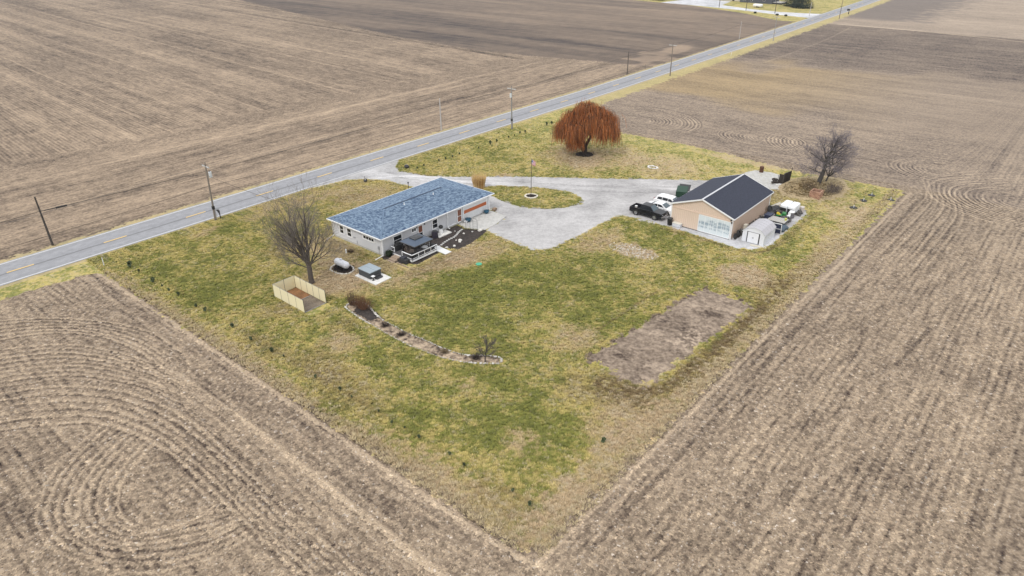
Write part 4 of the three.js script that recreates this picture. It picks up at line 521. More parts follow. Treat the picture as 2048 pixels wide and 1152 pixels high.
// ---------------------------------------------------------------- the pole barn
{
  const b = thing('pole_barn', 'tan ribbed metal pole barn with a dark navy gable roof', 'barn', [76.9, 0, 63.7]);
  const X0 = 70.05, X1 = 83.75, Z0 = 58.95, Z1 = 68.45, EV = 3.28, RY = 4.95, ZM = 63.7;
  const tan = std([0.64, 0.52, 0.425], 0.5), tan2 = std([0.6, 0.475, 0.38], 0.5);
  const top = (z) => lerp(RY, EV, Math.abs(z - ZM) / (Z1 - ZM)) - 0.06;
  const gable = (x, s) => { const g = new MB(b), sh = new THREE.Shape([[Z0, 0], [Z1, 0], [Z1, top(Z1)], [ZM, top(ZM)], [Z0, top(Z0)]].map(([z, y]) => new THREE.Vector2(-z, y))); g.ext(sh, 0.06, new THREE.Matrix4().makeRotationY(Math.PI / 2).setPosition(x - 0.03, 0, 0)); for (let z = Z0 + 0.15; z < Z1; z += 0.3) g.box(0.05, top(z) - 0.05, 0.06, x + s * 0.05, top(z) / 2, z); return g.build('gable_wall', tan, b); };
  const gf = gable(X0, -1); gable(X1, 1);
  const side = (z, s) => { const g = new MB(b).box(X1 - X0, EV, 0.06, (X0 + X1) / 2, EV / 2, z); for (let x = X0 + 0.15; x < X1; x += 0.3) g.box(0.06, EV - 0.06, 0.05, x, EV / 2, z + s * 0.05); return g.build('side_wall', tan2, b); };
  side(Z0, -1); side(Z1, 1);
  for (const x of [X0, X1]) for (const z of [Z0, Z1]) new MB(b).box(0.18, EV - 0.04, 0.18, x, EV / 2, z).build('corner_trim', M.white, b);
  // roof with laps
  const shTex = makeTex(512, (u, v, c) => { const row = Math.floor(v * 40), tab = Math.floor(u * 20 + RN[row * 5] * 2), id = RN[((tab % 20) + row * 256) & 65535], f = vnp(u * 128, v * 128, 128), t = clamp(0.4 + 0.5 * (id - 0.5) + 0.4 * (f - 0.5)); c[0] = lerp(0.014, 0.034, t); c[1] = lerp(0.018, 0.041, t); c[2] = lerp(0.034, 0.067, t); });
  const rm = std([1, 1, 1], 0.8, { map: shTex }), E0 = 69.72, E1 = 84.05;
  const roof = new MB(b).beam([E0, RY + 0.1, ZM], [E1, RY + 0.1, ZM], 0.26, 0.06).build('ridge_cap', std([0.5, 0.51, 0.54], 0.5), b);
  for (const s of [-1, 1]) {
    const g = new MB(b), n = 34, ez = ZM + s * 5.06, ey = lerp(RY, EV, 5.06 / 4.75) + 0.06, P = (t, k) => [lerp(ez, ZM, t), lerp(ey, RY + 0.08, t) + k];
    for (let i = 0; i < n; i++) { const [z0, y0] = P(i / n, 0.018), [z1, y1] = P((i + 1) / n, 0.002), uv = [[0, i / n * 0.9], [14.3 / 6, i / n * 0.9], [14.3 / 6, (i + 1) / n * 0.9], [0, (i + 1) / n * 0.9]]; s > 0 ? g.quad([E0, y0, z0], [E1, y0, z0], [E1, y1, z1], [E0, y1, z1], uv) : g.quad([E1, y0, z0], [E0, y0, z0], [E0, y1, z1], [E1, y1, z1], uv); const yb = y0 - 0.02; s > 0 ? g.quad([E0, yb, z0], [E1, yb, z0], [E1, y0, z0], [E0, y0, z0]) : g.quad([E1, yb, z0], [E0, yb, z0], [E0, y0, z0], [E1, y0, z0]); }
    const m = g.build('roof_slope', rm, b);
    for (const x of [E0 - 0.02, E1 + 0.02]) new MB(b).beam([x, ey - 0.06, ez], [x, RY + 0.02, ZM], 0.06, 0.2).build('rake_trim', M.white, m);
    new MB(b).box(E1 - E0, 0.14, 0.06, (E0 + E1) / 2, ey - 0.09, ez + s * 0.02).build('eave_trim', M.white, m); new MB(b).beam([(E0 + E1) / 2, ey - 0.16, ez - s * 0.0], [(E0 + E1) / 2, RY - 0.06, ZM], E1 - E0 - 0.1, 0.02).build('soffit', M.white, m);
  }
  // sliding doors on the front
  new MB(b).box(0.14, 0.16, 9.3, X0 - 0.12, 2.74, ZM + 0.02).build('door_track', tan2, b);
  const dt = new MB(b).box(0.05, 2.56, 4.36, X0 - 0.12, 1.37, 61.24); for (let z = 59.15; z < 63.4; z += 0.3) dt.box(0.05, 2.54, 0.06, X0 - 0.16, 1.37, z); dt.build('sliding_door', tan, b, 'tan ribbed sliding door');
  const wtex = makeTex(512, (u, v, c) => { // chalky white sheet with rows of scuffs where the paint has gone
    const f = vnp(u * 90, v * 90, 90), n = vnp(u * 9, v * 5, 45), m = vnp(u * 40 + 4, v * 20, 200), band = Math.exp(-((v - 0.74) ** 2) / 0.006) * sstep(u, 0.2, 0.4) * 1.0 + Math.exp(-((v - 0.53) ** 2) / 0.009) * 1.25 + Math.exp(-((v - 0.3) ** 2) / 0.004) * 0.8, col = Math.abs(((u * 7.5) % 1) - 0.5) * 2;
    const k = clamp(band * sstep(m * 0.6 + n * 0.55 + f * 0.25, 0.4, 0.85) * 1.25 * (0.35 + 0.65 * sstep(col, 0.15, 0.5))); c[0] = lerp(0.6, 0.27, k); c[1] = lerp(0.66, 0.34, k); c[2] = lerp(0.69, 0.4, k);
  });
  const wd = new MB(b).quad([X0 - 0.17, 0.1, 63.44], [X0 - 0.17, 0.1, 68.34], [X0 - 0.17, 2.64, 68.34], [X0 - 0.17, 2.64, 63.44], [[0, 0], [1, 0], [1, 1], [0, 1]]).box(0.05, 2.54, 4.9, X0 - 0.142, 1.37, 65.89).build('sliding_door', std([1, 1, 1], 0.55, { map: wtex }), b, 'white sliding door with scuffed rows');
  const fr = new MB(b); for (const z of [63.46, 68.32]) fr.box(0.04, 2.58, 0.1, X0 - 0.175, 1.37, z); for (const y of [0.12, 2.62]) fr.box(0.038, 0.1, 4.9, X0 - 0.176, y, 65.89); for (let i = 1; i < 5; i++) fr.box(0.02, 2.4, 0.04, X0 - 0.176, 1.37, 63.44 + i * 0.98); fr.build('door_frame', M.white, wd);
  new MB(b).box(0.06, 0.1, 9.4, X0 - 0.1, 0.03, ZM).build('sill', M.dark, b);
  for (const [y, z] of [[2.95, 68.3], [2.62, 68.42]]) new MB(b).box(0.16, 0.16, 0.16, X0 - 0.2, y, z).cyl(0.09, 0.07, 0.12, X0 - 0.3, y, z, 10, 0, 0, Math.PI / 2).build('floodlight', M.black, b);
  new MB(b).box(0.5, 0.1, 0.2, 77.4, 2.95, Z1 + 0.1).build('wall_lamp', M.darksteel, b);
}
// ---------------------------------------------------------------- shed beside it
{
  const s = thing('garden_shed', 'small white metal shed with a grey gambrel roof beside the barn', 'shed', [72.7, 0, 71.45]);
  const x0 = 70.75, x1 = 74.75, zc = 71.45, hw = 1.58, wm = std([0.66, 0.68, 0.72], 0.5);
  const prof = [[-hw, 0], [hw, 0], [hw, 1.62], [1.02, 2.16], [0, 2.42], [-1.02, 2.16], [-hw, 1.62]];
  const end = (x) => new MB(s).ext(new THREE.Shape(prof.map(([z, y]) => new THREE.Vector2(-(zc + z), y))), 0.05, new THREE.Matrix4().makeRotationY(Math.PI / 2).setPosition(x, 0, 0));
  const f = end(x0); for (const k of [-1.3, -1.05, 1.05, 1.3]) f.box(0.02, 1.6, 0.03, x0 - 0.01, 0.82, zc + k); f.build('front_wall', wm, s); end(x1 - 0.05).build('rear_wall', wm, s);
  for (const q of [-1, 1]) { const g = new MB(s).box(x1 - x0 - 0.02, 1.62, 0.04, (x0 + x1) / 2, 0.81, zc + q * (hw - 0.02)); for (let x = x0 + 0.2; x < x1; x += 0.3) g.box(0.04, 1.56, 0.025, x, 0.81, zc + q * (hw + 0.01)); g.build('side_wall', wm, s); }
  const rm = std([0.4, 0.395, 0.42], 0.5, {}), rs = [[-hw - 0.05, 1.58], [-1.02, 2.19], [0, 2.46], [1.02, 2.19], [hw + 0.05, 1.58]];
  for (let i = 0; i < 4; i++) { const [a, b] = [rs[i], rs[i + 1]], g = new MB(s); g.beam([(x0 + x1) / 2, a[1], zc + a[0]], [(x0 + x1) / 2, b[1], zc + b[0]], x1 - x0 + 0.16, 0.03); for (let k = 0; k < 6; k++) { const x = x0 - 0.06 + k * (x1 - x0 + 0.12) / 5; g.beam([x, a[1] + 0.02, zc + a[0]], [x, b[1] + 0.02, zc + b[0]], 0.05, 0.03); } g.build('roof_panel', rm, s); }
  const tr = new MB(s); for (let i = 0; i < 4; i++) tr.beam([x0 - 0.06, rs[i][1] - 0.04, zc + rs[i][0]], [x0 - 0.06, rs[i + 1][1] - 0.04, zc + rs[i + 1][0]], 0.05, 0.09); tr.build('front_trim', wm, s);
  new MB(s).box(0.03, 1.62, 1.86, x0 - 0.012, 0.86, zc).build('doorway', M.dark, s);
  for (const q of [-1, 1]) { const d = new MB(s).box(0.04, 1.54, 0.78, x0 - 0.045, 0.85, zc + q * 0.392).build('door', std([0.69, 0.71, 0.75], 0.5), s); new MB(s).box(0.05, 0.16, 0.035, x0 - 0.08, 0.86, zc + q * 0.06).build('handle', M.darksteel, d); }
  const rp = thing('wooden_ramp_board', 'thin pale board lying on the gravel at the shed corner', 'board', [70.1, 0, 72.2]); new MB(rp).box(0.5, 0.04, 1.5, 70.2, 0.03, 72.2, 0, 0.15).build('board', std([0.55, 0.51, 0.42], 0.9), rp);
}
// ---------------------------------------------------------------- vehicles
function wheelAt(t, x, z, r, w, out) { const s = Math.sign(z), a = new MB(); a.add(new THREE.TorusGeometry(r - w * 0.32, w * 0.36, 8, 22).scale(1, 1, 1.25), new THREE.Matrix4().setPosition(x, r, z)); a.build('tyre', M.rubber, out); const b = new MB(); b.cyl(r * 0.66, r * 0.66, w * 0.7, x, r, z, 18, Math.PI / 2); for (let i = 0; i < 5; i++) b.box(r * 0.16, r * 1.1, 0.03, x, r, z + s * w * 0.4, 0, 0, i * Math.PI / 5); b.cyl(r * 0.2, r * 0.2, 0.05, x, r, z + s * w * 0.42, 10, Math.PI / 2); b.build('rim', t, out); }
function vehicle(name, label, cat, at, o) {
  const t = thing(name, label, cat, at), paint = phy(o.color, 0.35, { clearcoat: o.coat ?? 1, clearcoatRoughness: 0.08, specularIntensity: o.coat ?? 1, metalness: o.metal ?? 0 }), W = o.w / 2;
  const sh = new THREE.Shape(o.body.map(([x, y]) => new THREE.Vector2(x, y)));
  const narrow = (g, y0, y1, k) => { const p = g.attributes.position; for (let i = 0; i < p.count; i++) { const f = clamp((p.getY(i) - y0) / (y1 - y0)); p.setZ(i, p.getZ(i) * (1 - k * f)); } g.computeVertexNormals(); return g; };
  const bg = new THREE.ExtrudeGeometry(sh, { depth: o.w - 0.16, bevelEnabled: true, bevelSize: 0.06, bevelThickness: 0.08, bevelSegments: 3 }); bg.translate(0, 0, -W + 0.08); narrow(bg, 0.55, o.belt + 0.1, 0.05);
  const body = new MB().add(bg).build('body', paint, t);
  const cs = new THREE.Shape(o.cabin.map(([x, y]) => new THREE.Vector2(x, y))), cg = new THREE.ExtrudeGeometry(cs, { depth: o.w - 0.3, bevelEnabled: true, bevelSize: 0.04, bevelThickness: 0.06, bevelSegments: 3 }); cg.translate(0, 0, -W + 0.15); narrow(cg, o.belt, o.roof, 0.2);
  new MB().add(cg).build('cabin', paint, t);
  for (const w of o.side) { const g = new THREE.ExtrudeGeometry(new THREE.Shape(w.map(([x, y]) => new THREE.Vector2(x, y))), { depth: o.w - 0.17, bevelEnabled: false }); g.translate(0, 0, -W + 0.085); narrow(g, o.belt, o.roof, 0.2); new MB().add(g).build('side_window', M.glass, t); }
  for (const [n, a, b] of o.screens) { const h = (y) => (W - 0.2) * (1 - 0.2 * clamp((y - o.belt) / (o.roof - o.belt))), nx = b[1] - a[1], ny = -(b[0] - a[0]), L = Math.hypot(nx, ny) * (n === 'windscreen' ? 1 : -1), ox = nx / L * 0.07, oy = ny / L * 0.07; const P = [[a[0] + ox, a[1] + oy, -h(a[1])], [a[0] + ox, a[1] + oy, h(a[1])], [b[0] + ox, b[1] + oy, h(b[1])], [b[0] + ox, b[1] + oy, -h(b[1])]]; new MB().quad(...P).build(n, phy([0.06, 0.09, 0.11], 0.05, { side: THREE.DoubleSide }), t); }
  for (const x of o.axles) for (const s of [-1, 1]) { const wg = new THREE.Group(); wg.name = 'wheel'; t.add(wg); new MB().cyl(o.r + 0.07, o.r + 0.07, 0.1, x, o.r + 0.01, s * (W - 0.035), 22, Math.PI / 2).build('wheel_well', M.black, wg); wheelAt(o.rim, x, s * (W - 0.06), o.r, 0.23, wg); }
  for (const s of [-1, 1]) {
    new MB().rbox(0.1, 0.14, 0.42, o.front - 0.03, o.lamp, s * (W - 0.3), 0.03).build('headlight', phy([0.75, 0.77, 0.8], 0.1, { clearcoat: 1 }), t); new MB().rbox(0.08, 0.26, 0.16, o.rear + 0.02, o.tail, s * (W - 0.13), 0.02).build('tail_light', std([0.25, 0.01, 0.01], 0.3), t);
    new MB().rbox(0.1, 0.15, 0.2, o.mirror, o.belt + 0.1, s * (W + 0.08), 0.03).build('mirror', o.mirrorMat ?? paint, t);
    for (const x of o.handles) new MB().box(0.16, 0.03, 0.03, x, o.belt - 0.12, s * (W + 0.005)).build('handle', o.mirrorMat ?? paint, t);
  }
  new MB().rbox(0.1, 0.2, o.w * 0.5, o.front - 0.01, o.lamp - 0.04, 0, 0.03).build('grille', M.black, t);
  new MB().rbox(0.16, 0.17, o.w - 0.08, o.front + 0.02, o.lamp - 0.27, 0, 0.05).build('bumper', o.bumper ?? paint, t); new MB().rbox(0.16, 0.17, o.w - 0.08, o.rear - 0.02, o.lamp - 0.27, 0, 0.05).build('bumper', o.bumper ?? paint, t);
  t.rotation.y = -Math.PI / 2; return [t, paint, body];
}
const archPts = (x, r, y) => { const P = []; for (let i = 0; i <= 8; i++) { const a = Math.PI * i / 8; P.push([x + Math.cos(a) * r, y + Math.sin(a) * r * 0.92]); } return P; };
{
  const rim = std([0.35, 0.36, 0.37], 0.3, { metalness: 0.8 });
  const ax = [1.62, -1.62];
  const [t, paint] = vehicle('pickup_truck', 'black pickup truck with an open bed parked beside the barn', 'pickup truck', [70.45, 0, 54.85], {
    color: [0.009, 0.01, 0.014], coat: 0.35, w: 1.98, belt: 1.18, roof: 1.86, r: 0.4, lamp: 0.92, tail: 0.98, front: 2.82, rear: -2.78, mirror: 1.0, axles: ax, rim, handles: [0.3, -0.6], bumper: M.chrome, mirrorMat: M.black,
    body: [[-2.76, 0.5], ...archPts(-1.62, 0.48, 0.42).reverse(), ...archPts(1.62, 0.48, 0.42).reverse(), [2.72, 0.48], [2.8, 0.85], [2.74, 1.1], [1.25, 1.2], [-0.95, 1.2], [-0.95, 0.72], [-2.62, 0.72], [-2.62, 1.0], [-2.76, 1.0]],
    cabin: [[-0.95, 1.16], [1.28, 1.16], [0.62, 1.82], [-0.2, 1.86], [-0.82, 1.82]], side: [[[0.1, 1.22], [1.02, 1.22], [0.56, 1.72], [0.1, 1.74]], [[-0.78, 1.22], [0.02, 1.22], [0.02, 1.74], [-0.7, 1.72]]], screens: [['windscreen', [1.28, 1.22], [0.62, 1.8]], ['rear_window', [-0.95, 1.24], [-0.84, 1.78]]] });
  for (const s of [-1, 1]) { new MB().rbox(1.72, 0.5, 0.09, -1.86, 0.95, s * 0.93, 0.03).build('bed_side', paint, t); } new MB().rbox(0.09, 0.5, 1.8, -2.7, 0.95, 0, 0.03).build('tailgate', paint, t); new MB().box(1.66, 0.03, 1.76, -1.8, 0.745, 0).build('bed_liner', M.dark, t);
  const bk = thing('bucket', 'small pale bucket standing in the bed of the black pickup', 'bucket', [70.35, 0.76, 52.7]); new MB(bk).cyl(0.16, 0.2, 0.36, 70.35, 0.95, 52.75, 14).build('bucket', std([0.6, 0.56, 0.5], 0.6), bk); new MB(bk).cyl(0.21, 0.21, 0.03, 70.35, 1.14, 52.75, 14).build('lid', M.white, bk);
  vehicle('sedan', 'white sedan parked between the black pickup and the white crossover', 'car', [73.3, 0, 55.6], {
    color: [0.74, 0.75, 0.77], w: 1.84, belt: 0.92, roof: 1.44, r: 0.33, lamp: 0.68, tail: 0.82, front: 2.4, rear: -2.42, mirror: 0.85, axles: [1.42, -1.42], rim, handles: [0.1, -0.8],
    body: [[-2.38, 0.34], ...archPts(-1.42, 0.4, 0.34).reverse(), ...archPts(1.42, 0.4, 0.34).reverse(), [2.3, 0.32], [2.4, 0.55], [2.28, 0.74], [1.05, 0.95], [-1.75, 0.98], [-2.36, 0.9], [-2.42, 0.6]],
    cabin: [[-1.75, 0.92], [1.1, 0.92], [0.3, 1.38], [-0.3, 1.44], [-0.95, 1.38]], side: [[[-0.32, 0.98], [0.85, 0.98], [0.22, 1.33], [-0.32, 1.37]], [[-1.35, 0.98], [-0.4, 0.98], [-0.4, 1.37], [-0.92, 1.3]]], screens: [['windscreen', [1.1, 0.97], [0.32, 1.36]], ['rear_window', [-1.72, 1.0], [-0.98, 1.36]]] });
  vehicle('crossover_car', 'white tall crossover parked furthest from the pickup beside the white sedan', 'car', [76.1, 0, 55.55], {
    color: [0.74, 0.75, 0.76], w: 1.95, belt: 1.0, roof: 1.62, r: 0.36, lamp: 0.78, tail: 1.1, front: 2.5, rear: -2.45, mirror: 1.05, axles: [1.5, -1.5], rim, handles: [0.2, -0.7],
    body: [[-2.4, 0.4], ...archPts(-1.5, 0.43, 0.37).reverse(), ...archPts(1.5, 0.43, 0.37).reverse(), [2.4, 0.36], [2.5, 0.7], [2.35, 0.9], [1.3, 1.02], [-2.4, 1.04], [-2.45, 0.8]],
    cabin: [[-2.34, 0.98], [1.3, 0.98], [0.6, 1.54], [0.1, 1.62], [-1.6, 1.6], [-2.02, 1.5]], side: [[[0.02, 1.06], [0.98, 1.06], [0.48, 1.46], [0.02, 1.5]], [[-1.0, 1.06], [-0.06, 1.06], [-0.06, 1.5], [-1.0, 1.5]], [[-2.0, 1.06], [-1.08, 1.06], [-1.08, 1.5], [-1.75, 1.46]]], screens: [['windscreen', [1.3, 1.04], [0.62, 1.52]], ['rear_window', [-2.33, 1.06], [-2.03, 1.48]]] });
}
// ---------------------------------------------------------------- bins and clutter round the barn
{
  const d = thing('dumpster', 'dark green dumpster with a black lid on the gravel behind the white crossover', 'dumpster', [82.0, 0, 54.9]);
  const sh = new THREE.Shape([[-0.95, 0.12], [0.9, 0.12], [0.95, 1.1], [-0.95, 1.5]].map((a) => new THREE.Vector2(...a))), gm = std([0.008, 0.042, 0.022], 0.5);
  new MB(d).ext(sh, 1.75, new THREE.Matrix4().makeRotationY(0.35 - Math.PI).setPosition(81.6, 0, 55.7)).build('bin', gm, d); new MB(d).rbox(2.0, 0.06, 1.85, 82.05, 1.36, 54.9, 0.02, 0.35 - Math.PI, -0.2).build('lid', M.dark, d);
  const lg = new MB(d); for (const k of [-0.6, 0.6]) lg.box(0.2, 0.14, 1.6, 82 + k, 0.07, 54.9, 0, 0.35); lg.build('skid', M.black, d); new MB(d).box(0.03, 0.12, 0.75, 81.0, 0.95, 55.2, 0, 0.35).build('green_decal', std([0.02, 0.3, 0.12], 0.5), d);
  const tc = thing('wheeled_bin', 'black wheeled rubbish bin at the barn front corner', 'rubbish bin', [69.2, 0, 59.25]); new MB(tc).add(new THREE.CylinderGeometry(0.42, 0.32, 1.0, 4, 1).rotateY(Math.PI / 4), new THREE.Matrix4().setPosition(69.2, 0.58, 59.25)).build('bin', M.black, tc); new MB(tc).rbox(0.72, 0.08, 0.68, 69.2, 1.12, 59.25, 0.03, 0, 0.08).build('lid', M.dark, tc); for (const s of [-1, 1]) new MB(tc).cyl(0.12, 0.12, 0.05, 69.45, 0.12, 59.25 + s * 0.28, 12, Math.PI / 2).build('wheel', M.rubber, tc);
  const wb = thing('deck_box', 'long low white storage box against the tan barn door', 'storage box', [69.45, 0, 60.3]); new MB(wb).rbox(0.62, 0.5, 1.35, 69.5, 0.27, 60.35, 0.03).build('box', std([0.56, 0.58, 0.62], 0.5), wb); new MB(wb).rbox(0.66, 0.07, 1.4, 69.5, 0.55, 60.35, 0.02).build('lid', std([0.64, 0.62, 0.55], 0.5), wb);
  const tyre = (x, y, z, r, w, rx, ry, label) => { const t = thing('old_tyre', label, 'tyre', [x, 0, z]); new MB(t).add(new THREE.TorusGeometry(r - w * 0.4, w * 0.42, 8, 20), new THREE.Matrix4().makeRotationFromEuler(new THREE.Euler(rx, ry, 0)).setPosition(x, y, z)).build('tyre', M.rubber, t); new MB(t).cyl(r * 0.55, r * 0.55, w * 0.4, x, y, z, 14, rx + Math.PI / 2, 0, 0).build('rim', M.darksteel, t); };
  tyre(70.6, 0.46, 68.95, 0.46, 0.3, -0.22, 0, 'black tyre leaning on the barn side wall nearest the front corner'); tyre(71.6, 0.54, 68.98, 0.54, 0.34, -0.2, 0, 'taller black tyre leaning second from the barn front corner'); tyre(82.9, 0.72, 69.05, 0.72, 0.42, -0.25, 0, 'big black tractor tyre leaning at the rear end of the barn side wall');
  const cb = thing('utility_cabinet', 'beige cabinet on legs between the barn wall and the shed', 'cabinet', [73.9, 0, 69]); new MB(cb).rbox(0.62, 0.75, 0.5, 73.9, 0.85, 69.0, 0.03).build('cabinet', std([0.55, 0.52, 0.44], 0.6), cb); for (const a of [-1, 1]) for (const c of [-1, 1]) new MB(cb).box(0.05, 0.5, 0.05, 73.9 + a * 0.26, 0.25, 69 + c * 0.2).build('leg', M.darksteel, cb);
  const bar = thing('steel_drum', 'dark drum beside the second tyre at the barn side wall', 'drum', [72.6, 0, 69.0]); new MB(bar).cyl(0.29, 0.29, 0.85, 72.6, 0.43, 69.0, 18).build('drum', std([0.1, 0.095, 0.09], 0.7), bar); const rb = new MB(bar); for (const y of [0.02, 0.3, 0.58, 0.86]) rb.add(new THREE.TorusGeometry(0.29, 0.015, 5, 18).rotateX(Math.PI / 2), new THREE.Matrix4().setPosition(72.6, y, 69)); rb.build('hoop', M.darksteel, bar);
  // white framed dark panels leaning behind the shed
  for (const [x, z, tilt, l] of [[75.9, 71.3, 0.35, 'white-framed dark glass panel leaning behind the shed, upper one'], [76.1, 72.7, 0.3, 'white-framed dark glass panel leaning at the outer rear corner of the shed']]) { const t = thing('framed_panel', l, 'glazed panel', [x, 0, z]), m = (g) => new THREE.Matrix4().makeRotationFromEuler(new THREE.Euler(0, 0.12, tilt)).setPosition(x, 0.85, z); const f = new MB(t); for (const s of [-1, 1]) { f.add(new THREE.BoxGeometry(0.06, 1.9, 0.09).translate(0, 0, s * 0.68), m()); f.add(new THREE.BoxGeometry(0.058, 0.09, 1.3).translate(0, s * 0.9, 0), m()); } f.add(new THREE.BoxGeometry(0.058, 0.08, 1.3), m()); f.build('frame', M.white, t); for (const s of [-1, 1]) new MB(t).add(new THREE.BoxGeometry(0.03, 0.82, 1.28).translate(0, s * 0.45, 0), m()).build('pane', M.navy, t); }
  const tp = thing('tarp_heap', 'dark slate tarp heap behind the shed', 'tarp', [77.6, 0, 72.6]); const tg = new MB(tp); for (let i = 0; i < 4; i++) tg.rock(0.75, 77.2 + i * 0.45, 0.22, 72.3 + (i % 2) * 0.5, 500 + i, 1.1, 0.5, 1); tg.build('tarp', std([0.05, 0.075, 0.1], 0.7), tp);
  // flat trailer, mower, boxes
  const tr = thing('flat_trailer', 'flat utility trailer covered with grey planks among the clutter', 'trailer', [80.3, 0, 71.4]); for (let i = 0; i < 9; i++) new MB(tr).box(1.9, 0.05, 0.25, 80.3, 0.55, 70.2 + i * 0.29).build('plank', M.greywood, tr); new MB(tr).box(1.96, 0.12, 0.08, 80.3, 0.48, 70.05).box(1.96, 0.12, 0.08, 80.3, 0.48, 72.7).box(0.08, 0.12, 2.66, 79.3, 0.48, 71.38).box(0.08, 0.12, 2.66, 81.3, 0.48, 71.38).build('frame', M.darksteel, tr); for (const s of [-1, 1]) new MB(tr).add(new THREE.TorusGeometry(0.22, 0.09, 8, 16).rotateY(Math.PI / 2), new THREE.Matrix4().setPosition(80.3 + s * 1.1, 0.31, 71.4)).build('tyre', M.rubber, tr);
  const bb = thing('blue_crate', 'dark navy crate beside the flat trailer', 'crate', [81.3, 0, 69.8]); new MB(bb).rbox(1.3, 0.8, 0.9, 80.9, 0.4, 69.7, 0.04).build('crate', M.navy, bb); new MB(bb).box(1.36, 0.08, 0.96, 80.9, 0.8, 69.7).build('rim', std([0.03, 0.04, 0.08], 0.6), bb);
  const mo = thing('riding_mower', 'green riding mower with a yellow seat among the clutter', 'lawn mower', [82.6, 0, 70.9]); const gm2 = std([0.012, 0.15, 0.03], 0.4), yl = std([0.62, 0.48, 0.04], 0.5);
  new MB(mo).rbox(0.85, 0.42, 0.62, 82.95, 0.62, 71.3, 0.12, 0.3).build('bonnet', gm2, mo); new MB(mo).rbox(0.8, 0.2, 0.9, 82.3, 0.5, 70.8, 0.06, 0.3).build('fender', gm2, mo); new MB(mo).rbox(0.4, 0.1, 0.42, 82.2, 0.68, 70.75, 0.04, 0.3).rbox(0.1, 0.36, 0.4, 82.0, 0.86, 70.65, 0.04, 0.3).build('seat', yl, mo); for (const [x, z, r] of [[82.05, 70.35, 0.28], [81.9, 71.1, 0.28], [83.2, 71, 0.2], [82.9, 71.7, 0.2]]) { const w = new MB(mo).add(new THREE.TorusGeometry(r - 0.08, 0.09, 8, 16), new THREE.Matrix4().makeRotationY(-0.3).setPosition(x, r, z)).build('wheel', M.rubber, mo); new MB(mo).cyl(r * 0.5, r * 0.5, 0.1, x, r, z, 12, Math.PI / 2).build('hub', yl, w); } new MB(mo).rbox(1.0, 0.14, 0.9, 82.55, 0.2, 71.0, 0.05, 0.3).build('mower_deck', gm2, mo); new MB(mo).bar([82.7, 0.75, 71.05], [82.5, 1.0, 70.95], 0.025).add(new THREE.TorusGeometry(0.16, 0.02, 6, 14).rotateX(1.1), new THREE.Matrix4().setPosition(82.5, 1.0, 70.95)).build('steering_wheel', M.black, mo);
  const yb = thing('yellow_bucket', 'small yellow-green bucket on the trailer end', 'bucket', [80.6, 0.58, 72.4]); new MB(yb).cyl(0.14, 0.18, 0.32, 80.6, 0.75, 72.4, 12).build('bucket', std([0.5, 0.52, 0.1], 0.5), yb);
  // two bulky white shrouded stacks with a dark open end
  for (const [z0, l] of [[70.05, 'white plastic-covered load nearest the barn, dark at its open end'], [71.2, 'white plastic-covered load furthest from the barn wall, beside its twin']]) { const t = thing('covered_load', l, 'covered load', [85.6, 0, z0 + 0.5]); const w = std([0.74, 0.76, 0.79], 0.45); new MB(t).rbox(2.7, 1.25, 1.12, 85.6, 0.86, z0 + 0.52, 0.22).build('cover', w, t); new MB(t).rbox(0.06, 0.85, 0.98, 84.24, 0.62, z0 + 0.52, 0.02).build('open_end', M.black, t); const f = new MB(t); for (let i = 0; i < 4; i++) f.rbox(0.05, 1.2, 1.15, 84.7 + i * 0.6, 0.87, z0 + 0.52, 0.02); f.build('cover_fold', std([0.66, 0.68, 0.71], 0.5), t); new MB(t).box(2.5, 0.2, 1.0, 85.6, 0.12, z0 + 0.52).build('pallet', M.wood, t); }
  const pk = thing('plank_stack', 'stack of long pale planks behind the barn corner', 'planks', [87, 0, 68.6]); for (let i = 0; i < 7; i++) new MB(pk).beam([85.6 + (i % 2) * 0.2, 0.12 + (i / 4 | 0) * 0.1, 68.1 + (i % 4) * 0.24], [88.6 - (i % 3) * 0.3, 0.12 + (i / 4 | 0) * 0.1, 68.7 + (i % 4) * 0.22], 0.2, 0.07).build('plank', i % 2 ? std([0.56, 0.47, 0.35], 0.8) : M.greywood, pk);
  const dk = thing('dark_tarp_pile', 'dark tarp-covered pile between the tractor tyre and the white loads', 'tarp', [84.4, 0, 69]); const dg = new MB(dk); for (let i = 0; i < 4; i++) dg.rock(0.7, 83.9 + i * 0.45, 0.3, 69.1 + (i % 2) * 0.25, 520 + i, 1, 0.75, 0.8); dg.build('tarp', M.dark, dk);
  const gb = thing('pellet_smoker', 'grey drum smoker with a white lid beside the green mower', 'smoker', [83.5, 0, 72.1]); new MB(gb).cyl(0.42, 0.42, 0.9, 83.6, 0.5, 72.2, 18).build('drum', std([0.12, 0.115, 0.13], 0.6), gb); new MB(gb).cyl(0.44, 0.36, 0.14, 83.6, 1.0, 72.2, 18).build('lid', M.white, gb);
  const wc = thing('white_chair', 'white plastic chair between mower and smoker', 'chair', [83.0, 0, 71.9]); new MB(wc).rbox(0.45, 0.05, 0.45, 83.0, 0.45, 72.0, 0.02).build('seat', M.white, wc); new MB(wc).rbox(0.05, 0.45, 0.42, 83.2, 0.7, 72.0, 0.02).build('backrest', M.white, wc); for (const a of [-1, 1]) for (const c of [-1, 1]) new MB(wc).box(0.04, 0.45, 0.04, 83 + a * 0.19, 0.22, 72 + c * 0.19).build('leg', M.white, wc);
